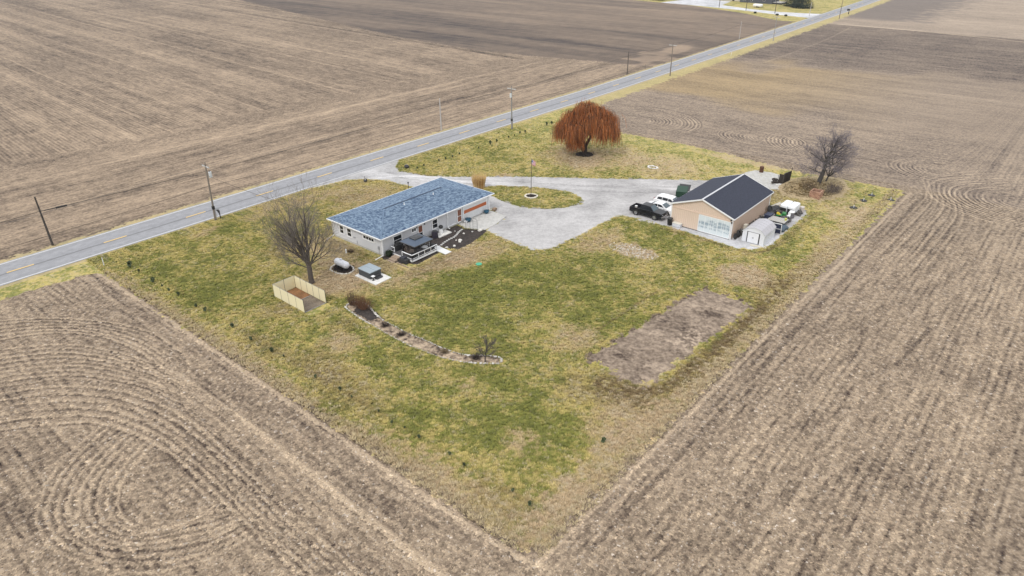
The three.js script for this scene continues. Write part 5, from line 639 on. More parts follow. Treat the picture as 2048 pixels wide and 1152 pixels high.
  const pl = thing('pallet_stack', 'stack of dark weathered pallets between the trailer and the covered loads', 'pallets', [83.9, 0, 70.3]); for (let k = 0; k < 4; k++) for (let i = 0; i < 5; i++) new MB(pl).box(1.1, 0.03, 0.16, 83.9, 0.08 + k * 0.16, 69.85 + i * 0.24).build('pallet_board', std([0.1, 0.088, 0.078], 0.9), pl); for (let k = 0; k < 4; k++) for (const a of [-1, 0, 1]) new MB(pl).box(0.08, 0.1, 1.1, 83.9 + a * 0.48, 0.01 + k * 0.16 + 0.04, 70.33).build('pallet_bearer', M.dark, pl);
  const s5 = thing('scrap_pile', 'dark jumble of machine parts between trailer and green mower', 'scrap', [81.6, 0, 71.9]); for (let i = 0; i < 22; i++) new MB(s5).rbox(0.25 + RN[i] * 0.6, 0.1 + RN[i + 60] * 0.35, 0.2 + RN[i + 120] * 0.3, 81.4 + RN[i + 180] * 0.9, 0.15 + RN[i + 240] * 0.3, 71.2 + RN[i + 300] * 1.5, 0.03, RN[i + 360] * 3, RN[i + 420] * 0.6).build('scrap_piece', i % 3 ? M.dark : std([0.1, 0.09, 0.085], 0.8), s5);
  const wbw = thing('wheelbarrow', 'black wheelbarrow lying in front of the dark pile by the barn wall', 'wheelbarrow', [82.2, 0, 69.6]); new MB(wbw).add(new THREE.CylinderGeometry(0.55, 0.3, 0.3, 4, 1).rotateY(Math.PI / 4).scale(1.3, 1, 0.9), new THREE.Matrix4().setPosition(82.2, 0.5, 69.6)).build('tray', M.dark, wbw); for (const s of [-1, 1]) new MB(wbw).bar([81.5, 0.5, 69.6 + s * 0.25], [83.0, 0.25, 69.6 + s * 0.1], 0.025).build('handle', M.wood, wbw); new MB(wbw).add(new THREE.TorusGeometry(0.15, 0.05, 6, 14), new THREE.Matrix4().setPosition(83.0, 0.2, 69.6)).build('wheel', M.rubber, wbw);
  const dr = thing('barrel', 'pale round barrel at the far end of the gravel yard', 'barrel', [87.0, 0, 72.6]); new MB(dr).cyl(0.33, 0.33, 0.8, 87.0, 0.42, 72.6, 16).build('barrel', std([0.48, 0.43, 0.4], 0.6), dr); new MB(dr).cyl(0.34, 0.34, 0.05, 87, 0.83, 72.6, 16).build('lid', std([0.55, 0.5, 0.48], 0.6), dr);
  const sc = thing('scrap_pile', 'low dark scrap pile at the far end of the gravel yard', 'scrap', [86, 0, 72.7]); const q = rng(8); const sg = new MB(sc); for (let i = 0; i < 26; i++) sg.box(0.2 + q() * 0.7, 0.05 + q() * 0.12, 0.1 + q() * 0.3, 84.9 + q() * 1.9, 0.08 + q() * 0.35, 72.35 + q() * 0.6, q() * 0.5, q() * 3, q() * 0.5); sg.build('scrap_piece', std([0.09, 0.085, 0.08], 0.8), sc);
  const s2 = thing('scrap_pile', 'dark clutter of pipes and boards along the foot of the barn side wall', 'scrap', [78.5, 0, 69.1]); const g2 = new MB(s2); for (let i = 0; i < 40; i++) g2.box(0.2 + q() * 0.8, 0.05 + q() * 0.15, 0.08 + q() * 0.25, 76 + q() * 4.6, 0.08 + q() * 0.3, 68.8 + q() * 0.9, q() * 0.5, q() * 3, q() * 0.5); g2.build('scrap_piece', std([0.08, 0.075, 0.07], 0.85), s2);
}
// ---------------------------------------------------------------- behind the barn
{
  const rb = thing('rusty_barrel', 'rust-brown burn barrel on the slab behind the barn', 'barrel', [101.4, 0, 60.2]); new MB(rb).cyl(0.36, 0.36, 1.05, 101.4, 0.55, 60.2, 18).build('barrel', M.rust, rb); const hp = new MB(rb); for (const y of [0.05, 0.38, 0.72, 1.06]) hp.add(new THREE.TorusGeometry(0.36, 0.02, 5, 18).rotateX(Math.PI / 2), new THREE.Matrix4().setPosition(101.4, y, 60.2)); hp.build('hoop', M.rust, rb);
  const sw = thing('steel_bulkhead', 'tall dark rusted steel panels standing at the slab edge behind the barn', 'steel panel', [98.6, 0, 65.5]); const rd = std([0.03, 0.024, 0.02], 0.85);
  new MB(sw).beam([97.7, 0.95, 65.5], [99.8, 0.95, 65.85], 0.1, 1.9).build('panel', std([0.075, 0.068, 0.06], 0.8), sw); const ribs = new MB(sw); for (let i = 0; i < 8; i++) ribs.beam([97.72 + i * 0.29, 0.95, 65.58 + i * 0.048], [97.8 + i * 0.29, 0.95, 65.59 + i * 0.048], 0.09, 1.86); ribs.build('panel_rib', rd, sw); new MB(sw).beam([97.65, 0.85, 64.75], [97.7, 0.85, 65.45], 0.08, 1.7).build('panel', rd, sw); new MB(sw).bar([99.85, 0, 65.9], [99.95, 2.5, 65.95], 0.05).bar([97.6, 0, 64.7], [97.55, 1.5, 64.6], 0.04).build('post', rd, sw);
  const sl = thing('steel_scrap', 'low dark scrap and white rubble in front of the steel panels', 'scrap', [97, 0, 64.6]); const q = rng(31), sg = new MB(sl); for (let i = 0; i < 16; i++) sg.box(0.3 + q() * 0.9, 0.08 + q() * 0.2, 0.15 + q() * 0.2, 96.6 + q() * 1.4, 0.15 + q() * 0.35, 63.9 + q() * 1.1, q() * 0.4, q() * 3, q() * 0.4); sg.build('scrap_piece', rd, sl); for (let i = 0; i < 8; i++) new MB(sl).rock(0.16, 96.3 + q() * 1.1, 0.1, 64.4 + q(), 80 + i).build('rubble', M.concpale, sl);
  // earth mound, grown over
  const mg = new THREE.PlaneGeometry(17, 11, 90, 60).rotateX(-Math.PI / 2), p = mg.attributes.position;
  for (let i = 0; i < p.count; i++) { const x = p.getX(i), z = p.getZ(i), r1 = Math.hypot((x + 2.4) / 3.2, (z + 1.9) / 2.4), r2 = Math.hypot((x + 0.2) / 6.6, (z - 0.3) / 4.2), h = 1.5 * Math.exp(-r1 * r1 * 1.1) + 0.75 * Math.exp(-r2 * r2 * 1.4) - 0.16; p.setY(i, Math.max(-0.25, h * (0.8 + 0.4 * vn(x * 0.9 + 7, z * 0.9)) + 0.12 * (vn(x * 2.7, z * 2.7) - 0.5))); }
  mg.computeVertexNormals(); const mt = makeTex(512, (u, v, c) => { const n = vnp(u * 12, v * 8, 12 * 8), f = vnp(u * 64, v * 40, 64 * 40 > 256 ? 256 : 1), g = vnp(u * 120, v * 120, 120), k = clamp(0.25 + 0.5 * n + 0.5 * (g - 0.3)); c[0] = lerp(0.18, 0.44, k); c[1] = lerp(0.135, 0.345, k); c[2] = lerp(0.08, 0.205, k); });
  const md = new THREE.Mesh(mg, std([1, 1, 1], 1, { map: mt })); md.position.set(100, 0, 70.6); md.name = 'earth_mound'; md.userData.kind = 'structure'; md.castShadow = md.receiveShadow = true; scene.add(md);
  const pit = thing('brick_fire_pit', 'open-topped square terracotta block pit beside the bare tree', 'fire pit', [94.8, 0, 72.1]); const br = [std([0.33, 0.19, 0.13], 0.9), std([0.38, 0.225, 0.155], 0.9), std([0.28, 0.16, 0.11], 0.9)];
  const bgs = new THREE.BoxGeometry(0.39, 0.195, 0.19); for (let r = 0; r < 6; r++) for (let s = 0; s < 4; s++) for (let k = 0; k < 4; k++) { const m = new THREE.Mesh(bgs, br[(RN[r * 31 + s * 7 + k] * 3) | 0]); m.name = 'block'; const off = -0.6 + k * 0.4 + (r % 2) * 0.2 - 0.1, e = 0.72; if (s < 2) m.position.set(off, 0.1 + r * 0.2, s ? e : -e); else { m.position.set(s === 2 ? e : -e, 0.1 + r * 0.2, off); m.rotation.y = Math.PI / 2; } m.castShadow = m.receiveShadow = true; pit.add(m); }
  new MB(pit).box(1.2, 0.05, 1.2, 94.8, 0.05, 72.1).build('ash_bed', M.black, pit);
  const b1 = thing('bare_brush', 'purple-grey leafless brush behind the terracotta pit', 'bush', [98.6, 0, 73]); for (let i = 0; i < 5; i++) twigBall(b1, 97.2 + i * 0.75, 72.9 + (i % 3) * 0.45, 1.3, 1.2, 85, 60 + i, [0.12, 0.098, 0.095]);
  const b2 = thing('bare_brush', 'tan dead brush on the earth mound left of the leaning trunk', 'bush', [97, 0, 69.8]); for (let i = 0; i < 4; i++) twigBall(b2, 96.2 + i * 0.8, 70.4 - (i % 2) * 0.9, 1.1, 1.9, 220, 70 + i, [0.16, 0.115, 0.075]);
  const sap = (x, z, h, l) => { const t = thing('sapling', l, 'young tree', [x, 0, z]); const g = new MB(t), r = rng((x * 100) | 0); g.bar([x, 0, z], [x + 0.05, h, z], 0.025, 0.012, 5); g.build('trunk', std([0.12, 0.09, 0.07], 0.9), t); const g2 = new MB(t); for (let i = 0; i < 16; i++) { const y = h * (0.35 + 0.6 * r()), a = r() * 6.28, L = h * 0.28 * (0.5 + r()); g2.bar([x, y, z], [x + Math.cos(a) * L, y + L * 0.9, z + Math.sin(a) * L], 0.01, 0.004, 3); } g2.build('branch', std([0.14, 0.1, 0.08], 0.9), t); new MB(t).cyl(0.05, 0.05, 0.4, x, 0.24, z, 8).build('trunk_guard', M.white, t); new MB(t).cyl(0.55, 0.5, 0.07, x, 0.03, z, 18).build('mulch_ring', M.dark, t); };
  sap(98.2, 78.6, 1.9, 'young sapling in a dark mulch ring, the middle one in the far lawn corner'); sap(94.0, 78.3, 1.2, 'young sapling in a dark mulch ring nearest the shed'); sap(101.6, 78.9, 0.9, 'small sapling in a wide dark mulch ring furthest from the camera'); sap(101.3, 81.9, 1.8, 'spindly sapling closest to the field in the far lawn corner');
}
// ---------------------------------------------------------------- trees
function skeleton(seed, o) { // limbs as tapered bars, sorted by order
  const q = rng(seed), lv = [[], [], [], [], []];
  const grow = (p, d, len, r, k) => {
    const n = k < 2 ? 6 : k < 3 ? 4 : 3; let a = p.clone(), dir = d.clone();
    for (let i = 0; i < n; i++) {
      const t = i / n, r0 = r * (1 - 0.75 * t), r1 = r * (1 - 0.75 * (i + 1) / n);
      dir.add(V((q() - 0.5) * o.wob, (q() - 0.5) * o.wob * 0.6 + o.up * (k ? 1 : 0.4), (q() - 0.5) * o.wob)).normalize();
      const b = a.clone().addScaledVector(dir, len / n); lv[Math.min(k, 4)].push([a.toArray(), b.toArray(), Math.max(r0, o.min), Math.max(r1, o.min)]);
      if (k < o.depth) { const kids = k === 0 ? (i >= o.bare ? o.kids[0] : 0) : (i > 0 || k > 2 ? o.kids[k] : 0); for (let j = 0; j < kids; j++) if (q() < (o.prob ?? 0.9)) { const side = V(q() - 0.5, q() - 0.5, q() - 0.5).cross(dir).normalize(), ang = o.ang[k] * (0.7 + 0.6 * q()), nd = dir.clone().multiplyScalar(Math.cos(ang)).addScaledVector(side, Math.sin(ang)); grow(b, nd, len * o.ratio[k] * (0.65 + 0.6 * q()) * (1 - 0.35 * t), r1 * (k ? 0.62 : 0.6), k + 1); } }
      a = b;
    }
  };
  return { lv, grow, q };
}
function twigs(parent, lv, mats) {
  const names = ['trunk', 'limb', 'branch', 'twig', 'twig'];
  const seg = [9, 6, 5, 3, 3], parts = [[lv[0]], [lv[1]], [lv[2]], [lv[3].concat(lv[4])]];
  parts.forEach(([list], k) => { if (!list.length) return; const g = new MB(parent); for (const [a, b, r0, r1] of list) g.bar(a, b, r0, r1, seg[k]); g.build(names[k], mats[k], parent); });
}
{
  const t = thing('bare_maple', 'tall bare grey-brown tree with upswept branches beside the dog pen', 'tree', [23.9, 0, 33.3]);
  const bark = std([0.085, 0.07, 0.06], 0.95), tw = std([0.2, 0.176, 0.158], 0.95), mk = (o) => skeleton(o.seed, o), o = { wob: 0.16, up: 0.07, min: 0.005, prob: 0.8, depth: 4, bare: 1, kids: [2, 2, 2, 1], ang: [0.66, 0.55, 0.55, 0.5], ratio: [0.62, 0.6, 0.55, 0.5] };
  const all = [[], [], [], [], []], add = (s) => s.lv.forEach((l, k) => l.forEach((x) => all[k].push(x)));
  all[0].push([[23.9, 0, 33.3], [23.88, 0.5, 33.3], 0.42, 0.33], [[23.88, 0.5, 33.3], [23.9, 2.4, 33.28], 0.33, 0.3]);
  const stems = [[-0.28, 1, -0.32, 6.8, 0.22], [0.06, 1, 0.08, 7.4, 0.23], [-0.1, 1, -0.42, 6.4, 0.16], [-0.42, 1, 0.1, 5.6, 0.14], [0.3, 1, 0.42, 5.4, 0.13], [0.38, 1, -0.2, 5.6, 0.13], [-0.6, 0.95, -0.7, 5.8, 0.13], [-0.7, 0.65, -0.8, 4.0, 0.09], [-0.7, 0.3, -0.8, 3.0, 0.07], [0.55, 0.75, 0.65, 4.3, 0.1], [0.62, 0.4, 0.7, 3.4, 0.08], [-0.7, 0.6, 0.3, 4.2, 0.09], [0.5, 0.7, -0.8, 4.4, 0.1], [-0.45, 0.9, -0.1, 6, 0.12]];
  stems.forEach(([x, y, z, L, r], i) => { const s = mk({ ...o, seed: 900 + i, bare: 1 }); s.grow(V(23.9, 2.0 + (i % 4) * 0.22, 33.28), V(x, y * 1.35, z).normalize(), L, r, 0); add(s); });
  twigs(t, all, [bark, bark, tw, tw]);
}
{
  const t = thing('bare_hackberry', 'bare spreading tree with a thick leaning trunk on the mound behind the barn', 'tree', [99.3, 0, 70.9]);
  const bark = std([0.06, 0.055, 0.05], 0.95), tw = std([0.19, 0.168, 0.185], 0.95), o = { wob: 0.36, up: 0.05, min: 0.008, depth: 4, bare: 1, kids: [2, 2, 1, 2], ang: [0.95, 0.7, 0.65, 0.6], ratio: [0.58, 0.62, 0.58, 0.55] }, all = [[], [], [], [], []], add = (s) => s.lv.forEach((l, k) => l.forEach((x) => all[k].push(x)));
  all[0].push([[98.9, -0.1, 70.7], [99.1, 0.9, 70.9], 0.5, 0.4], [[99.1, 0.9, 70.9], [99.6, 3, 71.2], 0.4, 0.32], [[99.6, 3, 71.2], [99.7, 5.4, 71.3], 0.32, 0.24]);
  [[0.1, 1, 0.1, 3.7, 0.2, 5.2], [0.4, 1, 0.45, 3.5, 0.16, 4.8], [0.6, 0.5, 0.65, 3.9, 0.14, 4.6], [-0.7, 0.6, -0.65, 3.6, 0.13, 4.2], [-0.45, 0.95, -0.4, 3.5, 0.14, 5.0], [0.7, 0.25, -0.4, 3.2, 0.12, 4.0], [-0.55, 0.45, 0.6, 3.4, 0.12, 4.3], [-0.75, 0.25, -0.65, 4.2, 0.14, 2.6], [0.6, 0.3, 0.8, 4.2, 0.12, 3.6], [0.1, 0.9, 0.5, 3.8, 0.13, 5.2]].forEach(([x, y, z, L, r, h], i) => { const s = skeleton(300 + i, o); s.grow(V(99.65, h, 71.25), V(x, y, z).normalize(), L, r, 0); add(s); });
  twigs(t, all, [bark, bark, tw, tw]);
  const t2 = thing('small_bare_tree', 'small forked bare tree right behind the thick leaning trunk', 'tree', [101.8, 0, 71.3]), a2 = [[], [], [], [], []]; a2[0].push([[101.6, 0, 71.2], [102, 1.6, 71.5], 0.16, 0.12]);
  [[0.1, 1, 0.1], [0.6, 0.8, 0.6], [-0.5, 1, -0.5], [0.9, 0.5, 0.7], [-0.6, 0.7, 0.2]].forEach(([x, y, z], i) => { const s = skeleton(340 + i, { ...o, depth: 3 }); s.grow(V(102, 1.5, 71.5), V(x, y, z).normalize(), 3.2, 0.1, 0); s.lv.forEach((l, k) => l.forEach((v) => a2[k].push(v))); });
  twigs(t2, a2, [bark, bark, tw, tw]);
}
{ // weeping willow: limbs arch out and thousands of thin shoots hang from them
  const t = thing('weeping_willow', 'big rust-orange weeping willow with hanging shoots at the back of the lawn', 'tree', [90.2, 0, 29.3]), q = rng(41), cx = 90.2, cz = 29.3;
  const trunk = new MB(t), limb = new MB(t);
  trunk.bar([cx, -0.1, cz], [cx, 1.6, cz], 0.55, 0.42, 10); trunk.bar([cx, 1.5, cz], [cx - 0.5, 3.6, cz - 0.6], 0.36, 0.26, 8); trunk.bar([cx, 1.5, cz], [cx + 0.8, 3.8, cz + 0.9], 0.34, 0.24, 8); trunk.bar([cx, 1.4, cz], [cx - 0.9, 3.2, cz + 0.3], 0.26, 0.2, 8);
  trunk.build('trunk', std([0.04, 0.032, 0.026], 0.95), t);
  const stems = [[cx - 0.5, 3.6, cz - 0.6], [cx + 0.8, 3.8, cz + 0.9], [cx - 0.9, 3.2, cz + 0.3]];
  // boughs: across the view, towards the viewer's side, height of the crown there, spread, how low the shoots reach
  const boughs = [[-4.1, 0.2, 6.7, 1.9, 0.3], [-4.6, -1.4, 5.9, 1.5, 0.5], [-2.3, -0.6, 8.5, 2.1, 2.6], [0.1, -1, 9.9, 2.2, 4], [2.2, -0.2, 9.2, 2.1, 3], [4.3, -0.4, 8.1, 1.9, 1.6], [5.1, 1.2, 6.2, 1.5, 0.9], [0.7, 2.3, 8.3, 1.8, 3.0], [-2.2, 2.4, 6.6, 1.8, 1.5], [3.0, 2.3, 7.2, 1.8, 1.3], [0, -3.8, 7.4, 2, 1.2], [-3, -3.2, 6.9, 1.8, 1], [3.2, -3.2, 7.2, 1.9, 1], [-2.3, 1.2, 3.9, 1.4, 0.3]].map(([s, d, top, r, low]) => ({ x: cx + 0.88 * (s * 0.64 - d * 0.77), z: cz + 0.88 * (s * 0.77 + d * 0.64), top, r, low }));
  boughs.forEach((b, k) => {
    const s = stems[k % 3], hub = [b.x, b.top - 1.1, b.z], mid = [lerp(s[0], b.x, 0.5), lerp(s[1], b.top, 0.66), lerp(s[2], b.z, 0.5)];
    const cv = new THREE.CatmullRomCurve3([V(...s), V(...mid), V(...hub)]); let pr = cv.getPoint(0); for (let j = 1; j <= 7; j++) { const p = cv.getPoint(j / 7); limb.bar(pr.toArray(), p.toArray(), 0.16 - 0.016 * j, 0.144 - 0.016 * j, 5); pr = p; }
    for (let j = 0; j < 9; j++) { const a = j * 0.7 + q(), R = b.r * (0.5 + 0.5 * q()); limb.bar(hub, [b.x + Math.cos(a) * R * 0.6, b.top - 0.15, b.z + Math.sin(a) * R * 0.6], 0.05, 0.03, 4); limb.bar([b.x + Math.cos(a) * R * 0.6, b.top - 0.15, b.z + Math.sin(a) * R * 0.6], [b.x + Math.cos(a) * R, b.top - 0.5, b.z + Math.sin(a) * R], 0.03, 0.015, 4); }
  });
  limb.build('limb', std([0.06, 0.04, 0.028], 0.95), t);
  const pos = [], col = [], tone = [[0.36, 0.11, 0.026], [0.22, 0.068, 0.02], [0.46, 0.17, 0.05], [0.11, 0.045, 0.02], [0.3, 0.12, 0.045]];
  for (let i = 0; i < 10500; i++) {
    const b = boughs[i % boughs.length], a = q() * 6.283, rho = Math.sqrt(q()) * b.r * (0.75 + 0.5 * vn(Math.cos(a) * 2 + b.x, Math.sin(a) * 2 + b.z)), c = tone[(q() * 5) | 0], w = 0.014 + 0.011 * q(), k = 0.75 + 0.5 * q(), low = b.low + 2.2 * q() * q(), out = 0.1 + 1.3 * q() * q() * q();
    const wild = q() < 0.16 ? 0.9 : 0.25; let x = b.x + Math.cos(a) * rho + (q() - 0.5) * wild * 2, z = b.z + Math.sin(a) * rho + (q() - 0.5) * wild * 2, y = b.top - 1.3 * (rho / b.r) ** 2 - 0.5 * q() + (wild > 0.5 ? 0.9 * (q() - 0.3) : 0), dy = 0.45 + 0.5 * q(); const long = Math.min(y - low, 1.4 + 4.6 * q()), n = 5, d = long / n, tw = q() * 3.14, wx = Math.cos(tw) * w, wz = Math.sin(tw) * w;
    for (let j = 0; j < n; j++) { const nx = x + Math.cos(a) * out * d * (0.8 - j * 0.16) + (q() - 0.5) * 0.12, nz = z + Math.sin(a) * out * d * (0.8 - j * 0.16) + (q() - 0.5) * 0.12, ny = Math.max(Math.min(y, low), y + (dy -= 0.42) * d); pos.push(x - wx, y, z - wz, x + wx, y, z + wz, nx + wx, ny, nz + wz, x - wx, y, z - wz, nx + wx, ny, nz + wz, nx - wx, ny, nz - wz); for (let m = 0; m < 6; m++) col.push(c[0] * k, c[1] * k, c[2] * k); x = nx; y = ny; z = nz; if (dy < -1) dy = -1; }
  }
  const g = new THREE.BufferGeometry(); g.setAttribute('position', new THREE.Float32BufferAttribute(pos, 3)); g.setAttribute('color', new THREE.Float32BufferAttribute(col, 3)); g.computeVertexNormals(); g.translate(-cx, 0, -cz);
  const m = new THREE.Mesh(g, std([1, 1, 1], 0.9, { vertexColors: true, side: THREE.DoubleSide })); m.name = 'crown'; m.castShadow = m.receiveShadow = true; t.add(m);
}
// blades that rise from a point and bow outwards
function blades(parent, x, z, n, h, spread, w, seed, tones, name) {
  const q = rng(seed), pos = [], col = [], o = parent.position;
  for (let i = 0; i < n; i++) { const a = q() * 6.283, k = Math.sqrt(q()), H = h * (0.7 + 0.4 * q()), s = spread * k, c = tones[(q() * tones.length) | 0], tw = q() * 3.14, wx = Math.cos(tw) * w, wz = Math.sin(tw) * w, P = [0, 0.35, 0.7, 1].map((t) => [x + Math.cos(a) * s * (0.68 + 0.32 * t * t), H * t, z + Math.sin(a) * s * (0.68 + 0.32 * t * t)]); for (let j = 0; j < 3; j++) { const A = P[j], B = P[j + 1], f = j === 2 ? 0.3 : 1, t = 0.8 + 0.1 * j; pos.push(A[0] - wx, A[1], A[2] - wz, A[0] + wx, A[1], A[2] + wz, B[0] + wx * f, B[1], B[2] + wz * f, A[0] - wx, A[1], A[2] - wz, B[0] + wx * f, B[1], B[2] + wz * f, B[0] - wx * f, B[1], B[2] - wz * f); for (let m = 0; m < 6; m++) col.push(...c); } }
  const g = new THREE.BufferGeometry(); g.setAttribute('position', new THREE.Float32BufferAttribute(pos, 3)); g.setAttribute('color', new THREE.Float32BufferAttribute(col, 3)); g.computeVertexNormals(); g.translate(-o.x, -o.y, -o.z);
  const m = new THREE.Mesh(g, std([1, 1, 1], 0.9, { vertexColors: true, side: THREE.DoubleSide })); m.name = name; m.castShadow = m.receiveShadow = true; parent.add(m);
}
{
  const t = thing('ornamental_grass', 'tall golden clump of ornamental grass behind the garage roof', 'ornamental grass', [63.2, 0, 26.1]);
  blades(t, 63.2, 26.1, 1500, 1.7, 1.25, 0.014, 3, [[0.42, 0.2, 0.05], [0.48, 0.27, 0.08], [0.3, 0.13, 0.035]], 'blades'); blades(t, 63.2, 26.1, 420, 2.4, 1.45, 0.02, 8, [[0.66, 0.5, 0.25], [0.6, 0.42, 0.18]], 'plumes');
  const rs = thing('red_stem_shrub', 'reddish-brown leafless shrub at the wide end of the curved bed', 'shrub', [24.2, 0, 42.8]); for (let i = 0; i < 6; i++) twigBall(rs, 23.75 + (i % 2) * 0.35, 42.1 + i * 0.4, 0.85, 1.6 - i * 0.03, 62, 100 + i, [[0.17, 0.085, 0.045], [0.2, 0.09, 0.04], [0.15, 0.09, 0.06]][i % 3]); twigBall(rs, 23.5, 41.8, 0.5, 2.0, 90, 120, [0.12, 0.075, 0.05]);
  const lt = thing('small_ornamental_tree', 'small bare tree at the tip of the curved bed', 'tree', [24.8, 0, 62.1]), s = skeleton(71, { wob: 0.3, up: 0.06, min: 0.008, depth: 3, bare: 1, kids: [3, 2, 2], ang: [0.8, 0.6, 0.6], ratio: [0.7, 0.6, 0.6] }); s.grow(V(24.8, 0, 62.1), V(0, 1, 0), 1.75, 0.075, 0); twigs(lt, s.lv, [std([0.05, 0.04, 0.035], 0.9), std([0.06, 0.05, 0.045], 0.9), std([0.1, 0.085, 0.08], 0.9), std([0.1, 0.085, 0.08], 0.9)]);
  for (const [x, z, r, l] of [[22.75, 51.5, 0.34, 'dark dead plant clump alone in the middle of the curved bed'], [24.7, 60.9, 0.4, 'dark dead plant clump beside the small tree in the curved bed'], [22.9, 48.6, 0.3, 'brown dead plant clump nearest the wide end of the curved bed'], [23.4, 57.6, 0.3, 'tan dead plant clump between the middle and the tip of the curved bed']]) { const k = thing('dead_plant_clump', l, 'dead plant', [x, 0, z]); twigBall(k, x, z, r * 1.5, r * 1.1, 150, (x * 10) | 0, l[0] === 't' ? [0.2, 0.15, 0.09] : [0.05, 0.035, 0.028], 'stems'); }
}
// ---------------------------------------------------------------- rows of little evergreens
{
  const src = thing('young_arborvitae', '', 'evergreen shrub', [0, 0, 0], 'young evergreens planted in rows'); leafBall(src, 0, 0.36, 0, 0.2, 130, 4, [0.075, 0.098, 0.045], 1.7, 0.085); new MB(src).cyl(0.03, 0.02, 0.3, 0, 0.1, 0, 6).build('trunk', std([0.08, 0.06, 0.045], 0.9), src);
  const rows = [
    [[[63.5, 10.3, 0.8], [65.3, 10.2, 0.8], [69, 10.4, 0.9], [70.7, 10.5, 1.1], [72.5, 10.6, 1], [74.6, 10.4, 0.9], [79.8, 10.8, 0.9], [83.6, 10.5, 1.6], [85.7, 10.4, 1.2], [89.4, 10.5, 1], [91.4, 10.4, 0.7], [93.4, 10.3, 1.1], [94.9, 10.5, 1.2], [102.5, 10.5, 1.5], [103.8, 10.9, 1.5]], 'from the drive in the roadside row'],
    [[[11.2, 13.3, 0.9], [11, 17.7, 1.4], [11.2, 19.7, 0.7], [11.2, 21.5, 0.9], [11.4, 23.5, 1.1], [11.3, 28, 1.15], [11.5, 29.8, 1.2], [11.6, 35.6, 1.2], [11.5, 39.6, 1], [11.6, 43.5, 1.2]], 'from the road in the row left of the pen'],
    [[[11.9, 45.2, 0.6], [11.8, 50.9, 0.75], [12.1, 54.5, 0.9], [12.1, 56.3, 0.6], [12.3, 60, 0.65], [12, 62.2, 0.8], [12.3, 63.6, 0.5], [12.2, 65.6, 0.85], [12.4, 69.2, 0.75], [12.2, 71.1, 0.75], [12.6, 76.1, 0.7], [12.3, 78.1, 0.9]], 'of the field-edge row below the pen']];
  let first = true;
  for (const [list, label] of rows) list.forEach(([x, z, s], i) => { const l = `${i === list.length - 1 ? 'last' : ORD[i]} young evergreen ${label}`; let o; if (first) { first = false; o = src; o.position.set(x, 0, z); o.scale.setScalar(s * 0.85); o.userData.label = l; } else o = dup(src, [x, 0, z], i * 1.3, l, s * (0.78 + 0.16 * RN[i * 5 + 2])); o.userData.group = 'young evergreens ' + label; });
  dup(src, [22.1, 0, 78.5], 1, 'lone dark young evergreen at the lawn edge on the near right side', 1.0).userData.group = undefined;
  dup(src, [11.1, 0, 11], 2, 'dark evergreen beside the white marker post at the lawn corner by the road', 1.5).userData.group = undefined;
}
